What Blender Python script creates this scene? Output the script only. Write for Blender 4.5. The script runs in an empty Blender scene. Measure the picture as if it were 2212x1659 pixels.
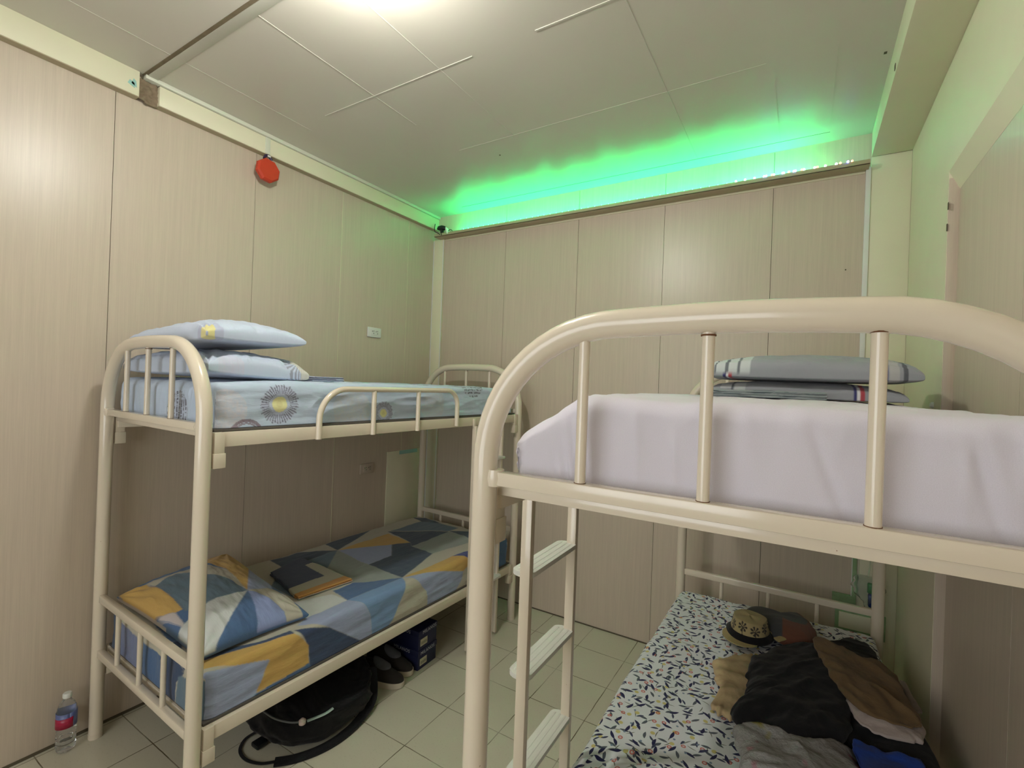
import bpy, bmesh, math, random
import numpy as np
from mathutils import Vector, Matrix
random.seed(7)
SC = bpy.context.scene
COL = SC.collection
PI = math.pi

# ------------------------------------------------------------------ camera
FPX = 1031.13
CAM = Vector((2.6776, -2.7009, 1.6122))
yaw, pitch, roll = 0.54966, 0.00076, 0.03666
d = Vector((-math.sin(yaw)*math.cos(pitch), math.cos(yaw)*math.cos(pitch), math.sin(pitch)))
r0 = Vector((math.cos(yaw), math.sin(yaw), 0)); u0 = r0.cross(d)
rr = r0*math.cos(roll) + u0*math.sin(roll); uu = -r0*math.sin(roll) + u0*math.cos(roll)
cd = bpy.data.cameras.new('camera'); cam = bpy.data.objects.new('camera', cd); COL.objects.link(cam)
cd.sensor_fit = 'HORIZONTAL'; cd.sensor_width = 36.0; cd.lens = 36.0*FPX/2212; cd.clip_start = 0.02
M = Matrix((rr, uu, -d)).transposed().to_4x4(); M.translation = CAM
cam.matrix_world = M
SC.camera = cam

# ------------------------------------------------------------------ world, exposure, lamp settings
w = bpy.data.worlds.new('world'); SC.world = w; w.use_nodes = True
w.node_tree.nodes['Background'].inputs[0].default_value = (0.02, 0.02, 0.02, 1)
w.node_tree.nodes['Background'].inputs[1].default_value = 0.0
SC.view_settings.view_transform = 'Standard'; SC.view_settings.look = 'None'
SC.view_settings.gamma = 1.0; SC.view_settings.use_curve_mapping = False
SC.view_settings.exposure = 1.22
LAMP_POS = (1.49, -1.77, 2.885)
LAMP_STRENGTH = 175.0
FILL_STRENGTH = 1.7  # glow of the added fill panel behind the camera
FILL_COLOR = (0.93, 0.96, 1.0)
LAMP_COLOR = (1.0, 0.985, 0.93)
LED_STRENGTH = 52.0
LED_COLOR = (0.0, 1.0, 0.29)

# ------------------------------------------------------------------ dimensions
YB = 0.3525          # back wall
YF = -4.30           # wall behind the camera
ZC = 2.979
XR = 3.10            # right wall column face
XR2 = 3.131          # right wall panels
BW, BL, BH = 0.876, 1.989, 1.723   # bunk bed tube centre lines

# ------------------------------------------------------------------ helpers
def srgb(c):
    return tuple(((x/255)/12.92 if x/255 <= 0.04045 else ((x/255+0.055)/1.055)**2.4) for x in c)

class NT:
    def __init__(s, name):
        s.m = bpy.data.materials.new(name); s.m.use_nodes = True
        s.t = s.m.node_tree; s.b = s.t.nodes['Principled BSDF']
    def n(s, typ, **kw):
        x = s.t.nodes.new(typ)
        for k, v in kw.items(): setattr(x, k, v)
        return x
    def l(s, a, b): s.t.links.new(a, b)
    def val(s, sock, v):
        if isinstance(v, (int, float)): sock.default_value = v
        elif isinstance(v, (tuple, list)): sock.default_value = tuple(v) + ((1,) if len(v) == 3 and sock.type == 'RGBA' else ())
        else: s.l(v, sock)
    def math(s, op, a, b=None, c=None):
        x = s.n('ShaderNodeMath', operation=op)
        s.val(x.inputs[0], a)
        if b is not None: s.val(x.inputs[1], b)
        if c is not None: s.val(x.inputs[2], c)
        return x.outputs[0]
    def mix(s, f, a, b):
        x = s.n('ShaderNodeMix', data_type='RGBA')
        s.val(x.inputs[0], f); s.val(x.inputs[6], a); s.val(x.inputs[7], b)
        return x.outputs[2]
    def noise(s, vec, scale, detail=2.0, rough=0.5):
        x = s.n('ShaderNodeTexNoise'); s.l(vec, x.inputs['Vector'])
        x.inputs['Scale'].default_value = scale; x.inputs['Detail'].default_value = detail
        x.inputs['Roughness'].default_value = rough
        return x.outputs['Fac']
    def mapping(s, vec, scale=(1,1,1), rot=(0,0,0), loc=(0,0,0)):
        x = s.n('ShaderNodeMapping'); s.l(vec, x.inputs['Vector'])
        x.inputs['Scale'].default_value = scale; x.inputs['Rotation'].default_value = rot; x.inputs['Location'].default_value = loc
        return x.outputs[0]
    def obj(s): return s.n('ShaderNodeTexCoord').outputs['Object']
    def uv(s): return s.n('ShaderNodeTexCoord').outputs['UV']
    def rng(s, v, a, b, c=0.0, d_=1.0):
        x = s.n('ShaderNodeMapRange'); s.l(v, x.inputs[0])
        for i, q in zip((1,2,3,4), (a, b, c, d_)): x.inputs[i].default_value = q
        return x.outputs[0]
    def bump(s, h, strength, dist=0.002):
        x = s.n('ShaderNodeBump'); s.l(h, x.inputs['Height'])
        x.inputs['Strength'].default_value = strength; x.inputs['Distance'].default_value = dist
        s.l(x.outputs[0], s.b.inputs['Normal'])
    def set(s, **kw):
        names = dict(color='Base Color', rough='Roughness', metal='Metallic', spec='Specular IOR Level', coat='Coat Weight',
                     trans='Transmission Weight', ior='IOR', alpha='Alpha', ecol='Emission Color', estr='Emission Strength', sheen='Sheen Weight', coatr='Coat Roughness')
        for k, v in kw.items(): s.val(s.b.inputs[names[k]], v)
        return s

def plain(name, c, rough=0.6, var=0.06, vs=9.0, **kw):
    """one colour with a little noise in it"""
    t = NT(name); a = srgb(c)
    lo = tuple(max(0, x*(1-var)) for x in a); hi = tuple(min(1, x*(1+var)) for x in a)
    t.set(color=t.mix(t.noise(t.obj(), vs, 3), lo, hi), rough=rough, **kw)
    return t.m

def link_mesh(name, me, mats, parent=None):
    o = bpy.data.objects.new(name, me); COL.objects.link(o)
    for m in (mats if isinstance(mats, (list, tuple)) else [mats]): me.materials.append(m)
    if parent: o.parent = parent
    return o

def finish(name, bm, mats, parent=None, smooth=True, angle=40, loc=None):
    bmesh.ops.recalc_face_normals(bm, faces=bm.faces[:])
    me = bpy.data.meshes.new(name); bm.to_mesh(me); bm.free()
    if smooth:
        me.polygons.foreach_set('use_smooth', [True]*len(me.polygons))
        me.set_sharp_from_angle(angle=math.radians(angle))
    o = link_mesh(name, me, mats, parent)
    if loc: o.location = loc
    return o

def thing(name, label, cat, loc=(0,0,0), rz=0, group=None):
    o = bpy.data.objects.new(name, None); COL.objects.link(o)
    o.location = loc; o.rotation_euler = (0, 0, rz); o.empty_display_size = 0.1
    tag(o, label, cat, group); return o
def tag(o, label, cat, group=None):
    o['label'] = label; o['category'] = cat
    if group: o['group'] = group
    return o
def struct(o, label=None):
    o['kind'] = 'structure'
    if label: o['label'] = label
    return o

def box(bm, x0, x1, y0, y1, z0, z1, bev=0.0, mi=0, seg=2):
    b = bmesh.new()
    bmesh.ops.create_cube(b, size=1.0)
    for v in b.verts: v.co = Vector((x0+(v.co.x+.5)*(x1-x0), y0+(v.co.y+.5)*(y1-y0), z0+(v.co.z+.5)*(z1-z0)))
    if bev: bmesh.ops.bevel(b, geom=b.edges[:], offset=bev, segments=seg, affect='EDGES', profile=0.5)
    for f in b.faces: f.material_index = mi
    me = bpy.data.meshes.new('tmp'); b.to_mesh(me); b.free(); bm.from_mesh(me); bpy.data.meshes.remove(me)

def tube(bm, pts, r, n=20, caps=True, mi=0, rv=None, flat=None):
    """sweep a circle (radius r, or per-point rv; flat = y squash of the section) along pts"""
    pts = [Vector(p) for p in pts]; rings = []
    t0 = (pts[1]-pts[0]).normalized()
    ref = Vector((0,0,1)) if abs(t0.z) < 0.9 else Vector((0,1,0))
    nrm = t0.cross(ref).normalized()
    for i, p in enumerate(pts):
        if i == 0: t = t0
        elif i == len(pts)-1: t = (pts[i]-pts[i-1]).normalized()
        else: t = ((pts[i]-pts[i-1]).normalized() + (pts[i+1]-pts[i]).normalized()).normalized()
        nrm = (nrm - t*nrm.dot(t)).normalized(); bn = t.cross(nrm)
        R = rv[i] if rv else r; fl = flat if flat else 1.0
        rings.append([bm.verts.new(p + nrm*math.cos(2*PI*k/n)*R + bn*math.sin(2*PI*k/n)*R*fl) for k in range(n)])
    for a, b in zip(rings[:-1], rings[1:]):
        for k in range(n):
            f = bm.faces.new((a[k], a[(k+1) % n], b[(k+1) % n], b[k])); f.material_index = mi
    if caps:
        for ring in (rings[0][::-1], rings[-1]):
            f = bm.faces.new(ring); f.material_index = mi

def lathe(bm, prof, n=28, c=(0,0,0), mi=0, close=True):
    rings = [[bm.verts.new((c[0]+r*math.cos(2*PI*k/n), c[1]+r*math.sin(2*PI*k/n), c[2]+z)) for k in range(n)] for r, z in prof]
    for a, b in zip(rings[:-1], rings[1:]):
        for k in range(n):
            f = bm.faces.new((a[k], a[(k+1) % n], b[(k+1) % n], b[k])); f.material_index = mi
    if close:
        bm.faces.new(rings[0][::-1]).material_index = mi; bm.faces.new(rings[-1]).material_index = mi

def smooth_path(pts, n=10, closed=False):
    P = [np.array(p, float) for p in pts]; out = []; N = len(P)
    rngi = range(N) if closed else range(N-1)
    for i in rngi:
        if closed: a, b, c, e = P[(i-1) % N], P[i], P[(i+1) % N], P[(i+2) % N]
        else: a, b, c, e = P[max(i-1, 0)], P[i], P[i+1], P[min(i+2, N-1)]
        for k in range(n):
            t = k/n
            out.append(0.5*((2*b)+(-a+c)*t+(2*a-5*b+4*c-e)*t*t+(-a+3*b-3*c+e)*t**3))
    if not closed: out.append(P[-1])
    return out

def vnoise(x, y, seed=0):
    """smooth value noise, numpy"""
    xi = np.floor(x).astype(np.int64); yi = np.floor(y).astype(np.int64)
    xf = x-xi; yf = y-yi; xf = xf*xf*(3-2*xf); yf = yf*yf*(3-2*yf)
    def h(a, b):
        v = np.sin(a*127.1+b*311.7+seed*74.7)*43758.5453
        return v-np.floor(v)
    return ((h(xi, yi)*(1-xf)+h(xi+1, yi)*xf)*(1-yf)+(h(xi, yi+1)*(1-xf)+h(xi+1, yi+1)*xf)*yf)*2-1
def fbm(x, y, seed=0, oct=3):
    s = 0; a = 1.0; f = 1.0
    for k in range(oct):
        s = s+a*vnoise(x*f, y*f, seed+k*13); a *= 0.5; f *= 2.03
    return s
def ridge(x, y, seed=0, oct=2):
    return 1-np.abs(fbm(x, y, seed, oct))*1.6

def grid_mesh(name, V, mats, parent=None, colors=None, uv=None, closed_u=False, fine=False):
    """V: (n,m,3) array of points -> quads"""
    n, m, _ = V.shape
    idx = np.arange(n*m).reshape(n, m)
    if closed_u:
        a = idx; b = np.roll(idx, -1, axis=0)
        q = np.stack([a[:, :-1], b[:, :-1], b[:, 1:], a[:, 1:]], -1).reshape(-1, 4)
    else:
        q = np.stack([idx[:-1, :-1], idx[1:, :-1], idx[1:, 1:], idx[:-1, 1:]], -1).reshape(-1, 4)
    me = bpy.data.meshes.new(name)
    me.vertices.add(n*m); me.vertices.foreach_set('co', V.reshape(-1).astype(np.float32))
    me.loops.add(q.size); me.loops.foreach_set('vertex_index', q.reshape(-1).astype(np.int32))
    me.polygons.add(len(q)); me.polygons.foreach_set('loop_start', np.arange(0, q.size, 4, dtype=np.int32))
    me.polygons.foreach_set('use_smooth', np.ones(len(q), bool))
    me.update(calc_edges=True)
    if colors is not None:
        at = me.color_attributes.new('dye', 'FLOAT_COLOR', 'POINT')
        c4 = np.concatenate([colors.reshape(-1, 3), np.ones((n*m, 1))], 1)
        at.data.foreach_set('color', c4.reshape(-1).astype(np.float32))
    if uv is not None:
        l = me.uv_layers.new(name='UVMap')
        l.data.foreach_set('uv', uv.reshape(-1, 2)[q.reshape(-1)].reshape(-1).astype(np.float32))
    me.validate()
    return link_mesh(name, me, mats, parent)

def normals(V):
    du = np.gradient(V, axis=0); dv = np.gradient(V, axis=1)
    N = np.cross(du, dv); L = np.linalg.norm(N, axis=2, keepdims=True)
    return N/np.maximum(L, 1e-9)

def inpoly(poly, X, Y):
    ins = np.zeros(X.shape, bool); n = len(poly)
    for i in range(n):
        x0, y0 = poly[i]; x1, y1 = poly[(i+1) % n]
        if y0 == y1: continue
        c = ((y0 > Y) != (y1 > Y)) & (X < (x1-x0)*(Y-y0)/(y1-y0)+x0)
        ins ^= c
    return ins
def paint(X, Y, base, polys, pal, aa=0.0016):
    C = np.zeros(X.shape+(3,)); C[:] = base
    for key, poly in polys:
        m = 0
        for dx, dy in ((-aa, -aa), (aa, -aa), (-aa, aa), (aa, aa)): m = m+inpoly(poly, X+dx, Y+dy)*0.25
        m = m[..., None]; C = C*(1-m)+np.array(pal[key])*m
    return C

# ------------------------------------------------------------------ materials
def wall_mat(name, c, rough=0.33, spec=0.5):
    t = NT(name); o = t.obj()
    g = t.noise(t.mapping(o, (230, 230, 5)), 1.0, 3, 0.6)
    g2 = t.noise(t.mapping(o, (60, 60, 1.6)), 1.0, 2)
    a = srgb(c); lo = tuple(x*0.91 for x in a); hi = tuple(min(1, x*1.06) for x in a)
    f = t.math('ADD', t.math('MULTIPLY', g, 0.55), t.math('MULTIPLY', g2, 0.45))
    t.set(color=t.mix(t.rng(f, 0.3, 0.7), lo, hi), rough=rough, spec=spec)
    return t.m
M_WALL = wall_mat('wall_laminate', (202, 188, 169), 0.34)
M_SEAM = plain('wall_seam', (92, 84, 66), 0.8)
M_SEAML = plain('wall_seam_light', (214, 208, 180), 0.6)
M_CREAM = plain('cream_paint', (226, 222, 194), 0.5, 0.03)
M_CREAM2 = plain('pale_trim_paint', (216, 218, 200), 0.45, 0.03)
M_WHITE = plain('white_trim', (226, 226, 222), 0.45, 0.03)
M_CONC = plain('bare_concrete', (136, 120, 98), 0.95, 0.35, 60)
M_CYAN = plain('old_cyan_paint', (150, 196, 186), 0.7, 0.1)
M_GREENP = plain('torn_green_paint', (142, 172, 128), 0.8, 0.25, 40)
M_SHELF_SOFFIT = plain('shelf_metal_soffit_shade', (178, 166, 136), 0.55, 0.05)
M_RUST = plain('rust', (120, 66, 36), 0.9, 0.3, 80)
M_BLACKP = plain('black_plastic', (20, 24, 26), 0.4)
M_WHITEP = plain('white_plastic', (226, 228, 222), 0.35, 0.02)
M_HOLE = plain('socket_hole', (40, 40, 38), 0.6)
M_RED = plain('red_plastic', (196, 62, 34), 0.5, 0.08, 30)

def ceil_mat():
    t = NT('ceiling_board'); o = t.obj()
    n = t.noise(o, 1.3, 3); n2 = t.noise(o, 90, 2)
    t.set(color=t.mix(n, srgb((200, 194, 180)), srgb((212, 208, 196))), rough=t.rng(n, .2, .8, .30, .42), spec=0.6)
    t.bump(n2, 0.05, 0.001)
    return t.m
M_CEIL = ceil_mat()
M_CEILSEAM = plain('ceiling_seam', (206, 204, 190), 0.6)
M_CEILDARK = plain('ceiling_seam_dark', (120, 108, 84), 0.8, 0.3, 30)

def floor_mat():
    t = NT('floor_tile'); o = t.obj(); s = t.n('ShaderNodeSeparateXYZ'); t.l(o, s.inputs[0])
    wob = t.math('MULTIPLY', t.math('SUBTRACT', t.noise(o, 14, 2), 0.5), 0.004)
    def line(c, off):
        v = t.math('ADD', t.math('DIVIDE', t.math('SUBTRACT', t.math('ADD', c, wob), off), 0.3), 40.5)
        fr = t.math('ABSOLUTE', t.math('SUBTRACT', t.math('FRACT', v), 0.5))
        return t.rng(fr, 0.0045, 0.0085, 1.0, 0.0)
    g = t.math('MAXIMUM', line(s.outputs[0], 1.2206), line(s.outputs[1], -1.1184))
    gs = t.math('MULTIPLY', g, t.rng(t.noise(o, 5, 3), 0.35, 0.6, 0.35, 1.0))
    tile = t.mix(t.noise(o, 2.2, 4), srgb((196, 190, 166)), srgb((212, 208, 188)))
    spk = t.rng(t.noise(o, 120, 2), 0.62, 0.7)
    tile = t.mix(t.math('MULTIPLY', spk, 0.25), tile, srgb((160, 150, 125)))
    t.set(color=t.mix(gs, tile, srgb((96, 84, 58))), rough=t.mix(g, (0.32,)*3, (0.9,)*3), spec=0.45)
    t.bump(t.math('SUBTRACT', 1.0, g), 0.4, 0.002)
    return t.m
M_FLOOR = floor_mat()

def bed_mat():
    t = NT('cream_enamel'); o = t.obj()
    n = t.noise(o, 6, 3)
    chip = t.rng(t.noise(o, 55, 4, 0.75), 0.735, 0.75)
    c = t.mix(n, srgb((220, 208, 186)), srgb((227, 216, 196)))
    t.set(color=t.mix(chip, c, srgb((120, 78, 44))), rough=0.22, spec=0.5, coat=0.35, coatr=0.08)
    t.bump(t.noise(o, 40, 3), 0.04, 0.001)
    return t.m
M_BED = bed_mat()
M_BEDW = plain('chalky_enamel', (216, 216, 206), 0.5, 0.04)
M_WELD = plain('weld_rust', (104, 66, 38), 0.9, 0.3, 80)
M_PLY = plain('grey_board', (84, 80, 74), 0.8)

def dye_mat(name, rough=0.85, bump=0.25, sheen=0.15, weave=900, mul=1.0):
    t = NT(name); a = t.n('ShaderNodeAttribute', attribute_name='dye')
    o = t.uv()
    n = t.noise(o, weave, 1)
    t.set(color=t.mix(t.math('MULTIPLY', t.rng(n, .3, .7), 0.12), a.outputs['Color'], (0.5, 0.5, 0.5)), rough=rough, sheen=sheen, spec=0.2)
    h = t.math('ADD', t.math('MULTIPLY', t.noise(t.mapping(o, (5, 22, 1)), 1.0, 4, 0.6), 1.0), t.math('MULTIPLY', n, 0.04))
    t.bump(h, bump, 0.02)
    return t.m
M_GEO = dye_mat('geometric_cotton')
M_SUN = dye_mat('sunburst_cotton', bump=0.22)
M_GREY = dye_mat('striped_grey_cotton', bump=0.15)
M_HAT = dye_mat('printed_hat_cotton', bump=0.1)
M_WHITESHEET = None
def sheet_mat():
    t = NT('white_sheet'); o = t.uv()
    n = t.noise(o, 700, 1); b = t.noise(t.mapping(o, (7, 2.2, 1)), 1.0, 4, 0.6)
    t.set(color=t.mix(n, srgb((208, 203, 212)), srgb((222, 218, 228))), rough=0.9, sheen=0.2, spec=0.15)
    t.bump(t.math('ADD', b, t.math('MULTIPLY', n, 0.03)), 0.15, 0.02)
    return t.m
M_WHITESHEET = sheet_mat()

def fabric(name, c, var=0.15, bump=0.35, scale=14, rough=0.9):
    t = NT(name); o = t.obj(); a = srgb(c)
    n = t.noise(o, scale, 5, 0.6)
    t.set(color=t.mix(n, tuple(x*(1-var) for x in a), tuple(min(1, x*(1+var)) for x in a)), rough=rough, sheen=0.1, spec=0.2)
    t.bump(t.math('ADD', n, t.math('MULTIPLY', t.noise(o, 500, 1), 0.05)), bump, 0.02)
    return t.m

def floral_mat():
    """white sheet printed with olive sprigs: rotated pointed ellipses in voronoi cells"""
    t = NT('floral_cotton'); uv = t.uv()
    col = (t.mix(t.noise(uv, 500, 1), srgb((212, 216, 218)), srgb((228, 231, 232))))
    def leaf_layer(scale, seed, a, b, c, keep, col, ring=False, bend=0.35):
        v = t.n('ShaderNodeTexVoronoi', voronoi_dimensions='2D', feature='F1')
        mp = t.mapping(uv, (1, 1, 1), (0, 0, seed*0.37), (seed*1.31, seed*0.71, 0))
        t.l(mp, v.inputs['Vector']); v.inputs['Scale'].default_value = scale; v.inputs['Randomness'].default_value = 0.8
        sub = t.n('ShaderNodeVectorMath', operation='SUBTRACT'); t.l(mp, sub.inputs[0]); t.l(v.outputs['Position'], sub.inputs[1])
        sc = t.n('ShaderNodeSeparateColor'); t.l(v.outputs['Color'], sc.inputs[0])
        rot = t.n('ShaderNodeVectorRotate', rotation_type='Z_AXIS'); t.l(sub.outputs[0], rot.inputs['Vector'])
        t.l(t.math('MULTIPLY', sc.outputs[0], 6.283), rot.inputs['Angle'])
        s = t.n('ShaderNodeSeparateXYZ'); t.l(rot.outputs[0], s.inputs[0])
        x = t.math('DIVIDE', s.outputs[0], a); x2 = t.math('MULTIPLY', x, x)
        y = t.math('ADD', t.math('DIVIDE', s.outputs[1], b), t.math('MULTIPLY', x2, bend))
        if c == 'leaf':
            m = t.math('SUBTRACT', t.math('SUBTRACT', 1.0, x2), t.math('ABSOLUTE', y))
            m = t.rng(m, 0.0, 0.15)
        elif c == 'dot':
            rr_ = t.math('SQRT', t.math('ADD', x2, t.math('MULTIPLY', y, y)))
            m = t.rng(rr_, 0.9, 1.0, 1.0, 0.0)
            if ring: m = t.math('MULTIPLY', m, t.rng(rr_, 0.45, 0.6, 0.35, 1.0))
        m = t.math('MULTIPLY', m, t.math('GREATER_THAN', sc.outputs[1], 1-keep))
        return lambda base: t.mix(m, base, srgb(col))
    navy = (38, 40, 78); slate = (88, 96, 104); red = (196, 104, 92); yel = (206, 196, 128)
    for L in (leaf_layer(19, 9, 0.018, 0.0018, 'leaf', 0.8, (120, 124, 110), bend=1.2),
              leaf_layer(18, 4, 0.0078, 0.0078, 'dot', 0.55, yel, bend=0),
              leaf_layer(22, 1, 0.0165, 0.0052, 'leaf', 0.9, slate),
              leaf_layer(18.5, 6, 0.0076, 0.0076, 'dot', 0.55, red, True, bend=0),
              leaf_layer(20, 2, 0.0190, 0.0056, 'leaf', 0.9, navy),
              leaf_layer(23, 5, 0.0145, 0.0040, 'leaf', 0.7, (66, 72, 96)),
              leaf_layer(16, 8, 0.0042, 0.0042, 'dot', 0.6, (120, 140, 160), bend=0)):
        col = L(col)
    t.set(color=col, rough=0.9, sheen=0.1, spec=0.2)
    t.bump(t.noise(t.mapping(uv, (4, 9, 1)), 1.0, 4, 0.6), 0.2, 0.02)
    return t.m
M_FLORAL = floral_mat()

# ================================================================== SETTING
def wall_panels(name, axis, pos, seams, lo, hi, z0, z1, inward, light=()):
    """laminate panels with real gaps; axis 'x' = plane x=pos running along y"""
    bm = bmesh.new(); g = 0.0011
    ed = [lo]+list(seams)+[hi]
    for a, b in zip(ed[:-1], ed[1:]):
        a2 = a+(g if a != lo else 0); b2 = b-(g if b != hi else 0)
        if axis == 'x': box(bm, min(pos, pos-inward*0.012), max(pos, pos-inward*0.012), a2, b2, z0, z1)
        else: box(bm, a2, b2, min(pos, pos-inward*0.012), max(pos, pos-inward*0.012), z0, z1)
    p1, p2 = pos-inward*0.012, pos-inward*0.08
    if axis == 'x': box(bm, min(p1, p2), max(p1, p2), lo, hi, z0, z1, mi=1)
    else: box(bm, lo, hi, min(p1, p2), max(p1, p2), z0, z1, mi=1)
    return struct(finish(name, bm, [M_WALL, M_SEAM], smooth=False))

wall_panels('wall_left', 'x', 0.0, [-3.6, -3.02, -2.425, -1.827, -1.18, -0.585, 0.043], YF, YB, -0.02, ZC+.05, 1)
wall_panels('wall_back', 'y', YB, [0.706, 1.304, 1.892, 2.494], -0.08, XR+.1, -0.02, ZC+.05, -1)
wall_panels('wall_right', 'x', XR2, [-3.5, -2.9, -2.28, -1.66, -1.04], YF, YB, -0.02, ZC+.05, -1)
wall_panels('wall_front', 'y', YF, [0.6, 1.2, 1.8, 2.4], -0.08, XR+.1, -0.02, ZC+.05, 1)
bm = bmesh.new(); box(bm, -0.1, XR2+.1, YF-.1, YB+.1, -0.1, 0.0)
struct(finish('floor', bm, M_FLOOR, smooth=False))
bm = bmesh.new(); box(bm, -0.1, XR2+.1, YF-.1, YB+.1, ZC, ZC+0.1)
struct(finish('ceiling', bm, M_CEIL, smooth=False))

TN = [0]
def trim(mat, *boxes, bev=0.0015, label=None):
    TN[0] += 1; bm = bmesh.new()
    for b in boxes: box(bm, *b, bev=bev)
    return struct(finish('trim_%d' % TN[0], bm, mat, smooth=bool(bev)), label)

XB = 0.042
# cream beam along the left wall (two lengths with bare concrete between), strip above it
trim(M_CREAM, (0, XB, -1.675, YB-.002, 2.866, 2.958))
trim(M_CREAM, (0, XB, YF, -1.755, 2.866, ZC))
trim(M_CREAM2, (0, XB+0.012, -1.735, YB-.002, 2.960, ZC))
trim(M_SHELF_SOFFIT, (0.0005, XB-.001, -1.675, YB-.004, 2.8625, 2.866), (0.0005, XB-.001, YF+.002, -1.755, 2.8625, 2.866), bev=0)  # brown strips that paint the shade on the beam's underside
# dark gap under that strip
trim(M_SEAM, (0, XB-.004, -1.675, YB-.002, 2.956, 2.962), bev=0)
# battens on the beam face
trim(M_CREAM2, (XB, XB+.003, -1.158, -1.128, 2.868, 2.958))
# ragged bare concrete patch where the beam is broken away
bm = bmesh.new()
N = 22; top = []
V = np.zeros((N, N, 3))
for i in range(N):
    for j in range(N):
        yy = -1.782+0.115*i/(N-1); zz = 2.864+0.094*j/(N-1)
        yy += (0.030*vnoise(np.array(zz*60), np.array(3.0), 5))*(1-i/(N-1))
        V[i, j] = (0.020+0.008*fbm(np.array(yy*70), np.array(zz*70), 3)+0.006*(1-i/(N-1)), yy, zz)
bm.free()
o = grid_mesh('trim_7', V, M_CONC); TN[0] = 7; struct(o, 'broken bare concrete patch in the cream beam'); so = o.modifiers.new('thick', 'SOLIDIFY'); so.thickness = 0.012; so.offset = -1
bm = bmesh.new()
for (y0, z0, y1, z1) in ((-1.800, 2.895, -1.772, 2.925), (-1.786, 2.900, -1.765, 2.936)):
    vs = [bm.verts.new((XB+.0012, y0, z0+.012)), bm.verts.new((XB+.0012, y1, z0)), bm.verts.new((XB+.0012, y1-.003, z1-.008)), bm.verts.new((XB+.0012, y0+.008, z1))]
    bm.faces.new(vs)
r_ = bmesh.ops.extrude_face_region(bm, geom=bm.faces[:]); bmesh.ops.translate(bm, verts=[v for v in r_['geom'] if isinstance(v, bmesh.types.BMVert)], vec=(-.004, 0, 0))
TN[0] += 1; struct(finish('trim_%d' % TN[0], bm, M_CYAN, smooth=False), 'flake of pale blue paint by the concrete patch')
# light wall seam strips on the left wall
trim(M_SEAML, (0, .0016, -0.587, -0.583, 0.02, 2.86), (0, .0016, 0.041, 0.045, 0.02, 2.86), bev=0)
# corner post in the back left corner, with white edges
trim(M_CREAM, (0.0, 0.108, YB-.014, YB-.0005, 0, 2.79), label='pale corner post between left and back wall')
trim(M_WHITE, (0.001, 0.008, YB-.017, YB-.0145, 0.02, 2.78), (0.102, 0.110, YB-.017, YB-.0145, 0.02, 2.78), bev=0)
# right end of the back wall: white edge strip, column faces, beam with soffit, upper wall band
trim(M_WHITE, (2.914, 2.936, YB-.02, YB-.0005, 0.02, 2.80))
trim(M_CREAM, (2.936, XR, YB-.012, YB-.0005, 0, 2.85))
trim(M_CREAM, (XR, XR2+.002, -0.414, YB-.013, 0, 2.44), bev=0, label='column face at the back right corner')
trim(M_CREAM, (XR, XR2+.002, YF+.001, YB-.013, 2.44, 2.85), bev=0, label='upper band of the right wall')
trim(M_CREAM, (2.935, XR2, YF+.001, YB-.013, 2.85, ZC-.0005), label='beam along the right wall at ceiling')
trim(M_WALL, (XR+.0012, XR2+.001, -0.4175, -0.4142, 0, 2.415), label='brown edge of the column beside the recessed panels')
# plaster feathered down over the top of the recessed panels
bm = bmesh.new()
prof = [(XR+.0001, 2.44), (XR+.0155, 2.406), (XR2-.0005, 2.372), (XR2+.002, 2.372), (XR2+.002, 2.44)]
A = [bm.verts.new((p[0], YF+.002, p[1])) for p in prof]; B_ = [bm.verts.new((p[0], -0.4145, p[1])) for p in prof]
bm.faces.new(A); bm.faces.new(B_[::-1])
for k in range(5): bm.faces.new((A[k], A[(k+1) % 5], B_[(k+1) % 5], B_[k]))
TN[0] += 1; struct(finish('trim_%d' % TN[0], bm, M_CREAM, smooth=False))
# LED shelf on the back wall
SZ = 2.786; SY = 0.262
trim(M_SHELF_SOFFIT, (0.068, 2.925, SY, YB-.0002, SZ, SZ+.006), (0.068, 2.925, SY, SY+.004, SZ, SZ+.026), label='narrow metal shelf along the top of the back wall')
trim(M_SEAML, (0.11, 2.912, YB-.005, YB-.0003, SZ-.012, SZ), bev=0)
# ceiling battens and seams
trim(M_CEILSEAM, (0.03, 2.93, -1.728, -1.688, ZC-.006, ZC))
trim(M_CEILDARK, (0.03, 2.93, -1.742, -1.728, ZC-.003, ZC), bev=0)
trim(M_CEILSEAM, (0.862, 0.866, -1.69, -0.82, ZC-.0012, ZC), (1.272, 1.2755, -1.69, -0.49, ZC-.0012, ZC), (0.30, 0.303, -2.2, -1.05, ZC-.001, ZC),
     (2.098, 2.1015, -1.11, 0.235, ZC-.001, ZC), (2.524, 2.5275, -0.36, 0.235, ZC-.001, ZC), (2.748, 2.7515, -0.49, 0.235, ZC-.001, ZC),
     (0.50, 1.45, -1.113, -1.1085, ZC-.0015, ZC), (1.75, 2.35, -1.114, -1.107, ZC-.002, ZC), (0.9, 2.5, -0.492, -0.4895, ZC-.0008, ZC), bev=0)
trim(M_CEILDARK, (0.36, 2.75, 0.2385, 0.2415, ZC-.0008, ZC), bev=0)
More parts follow.
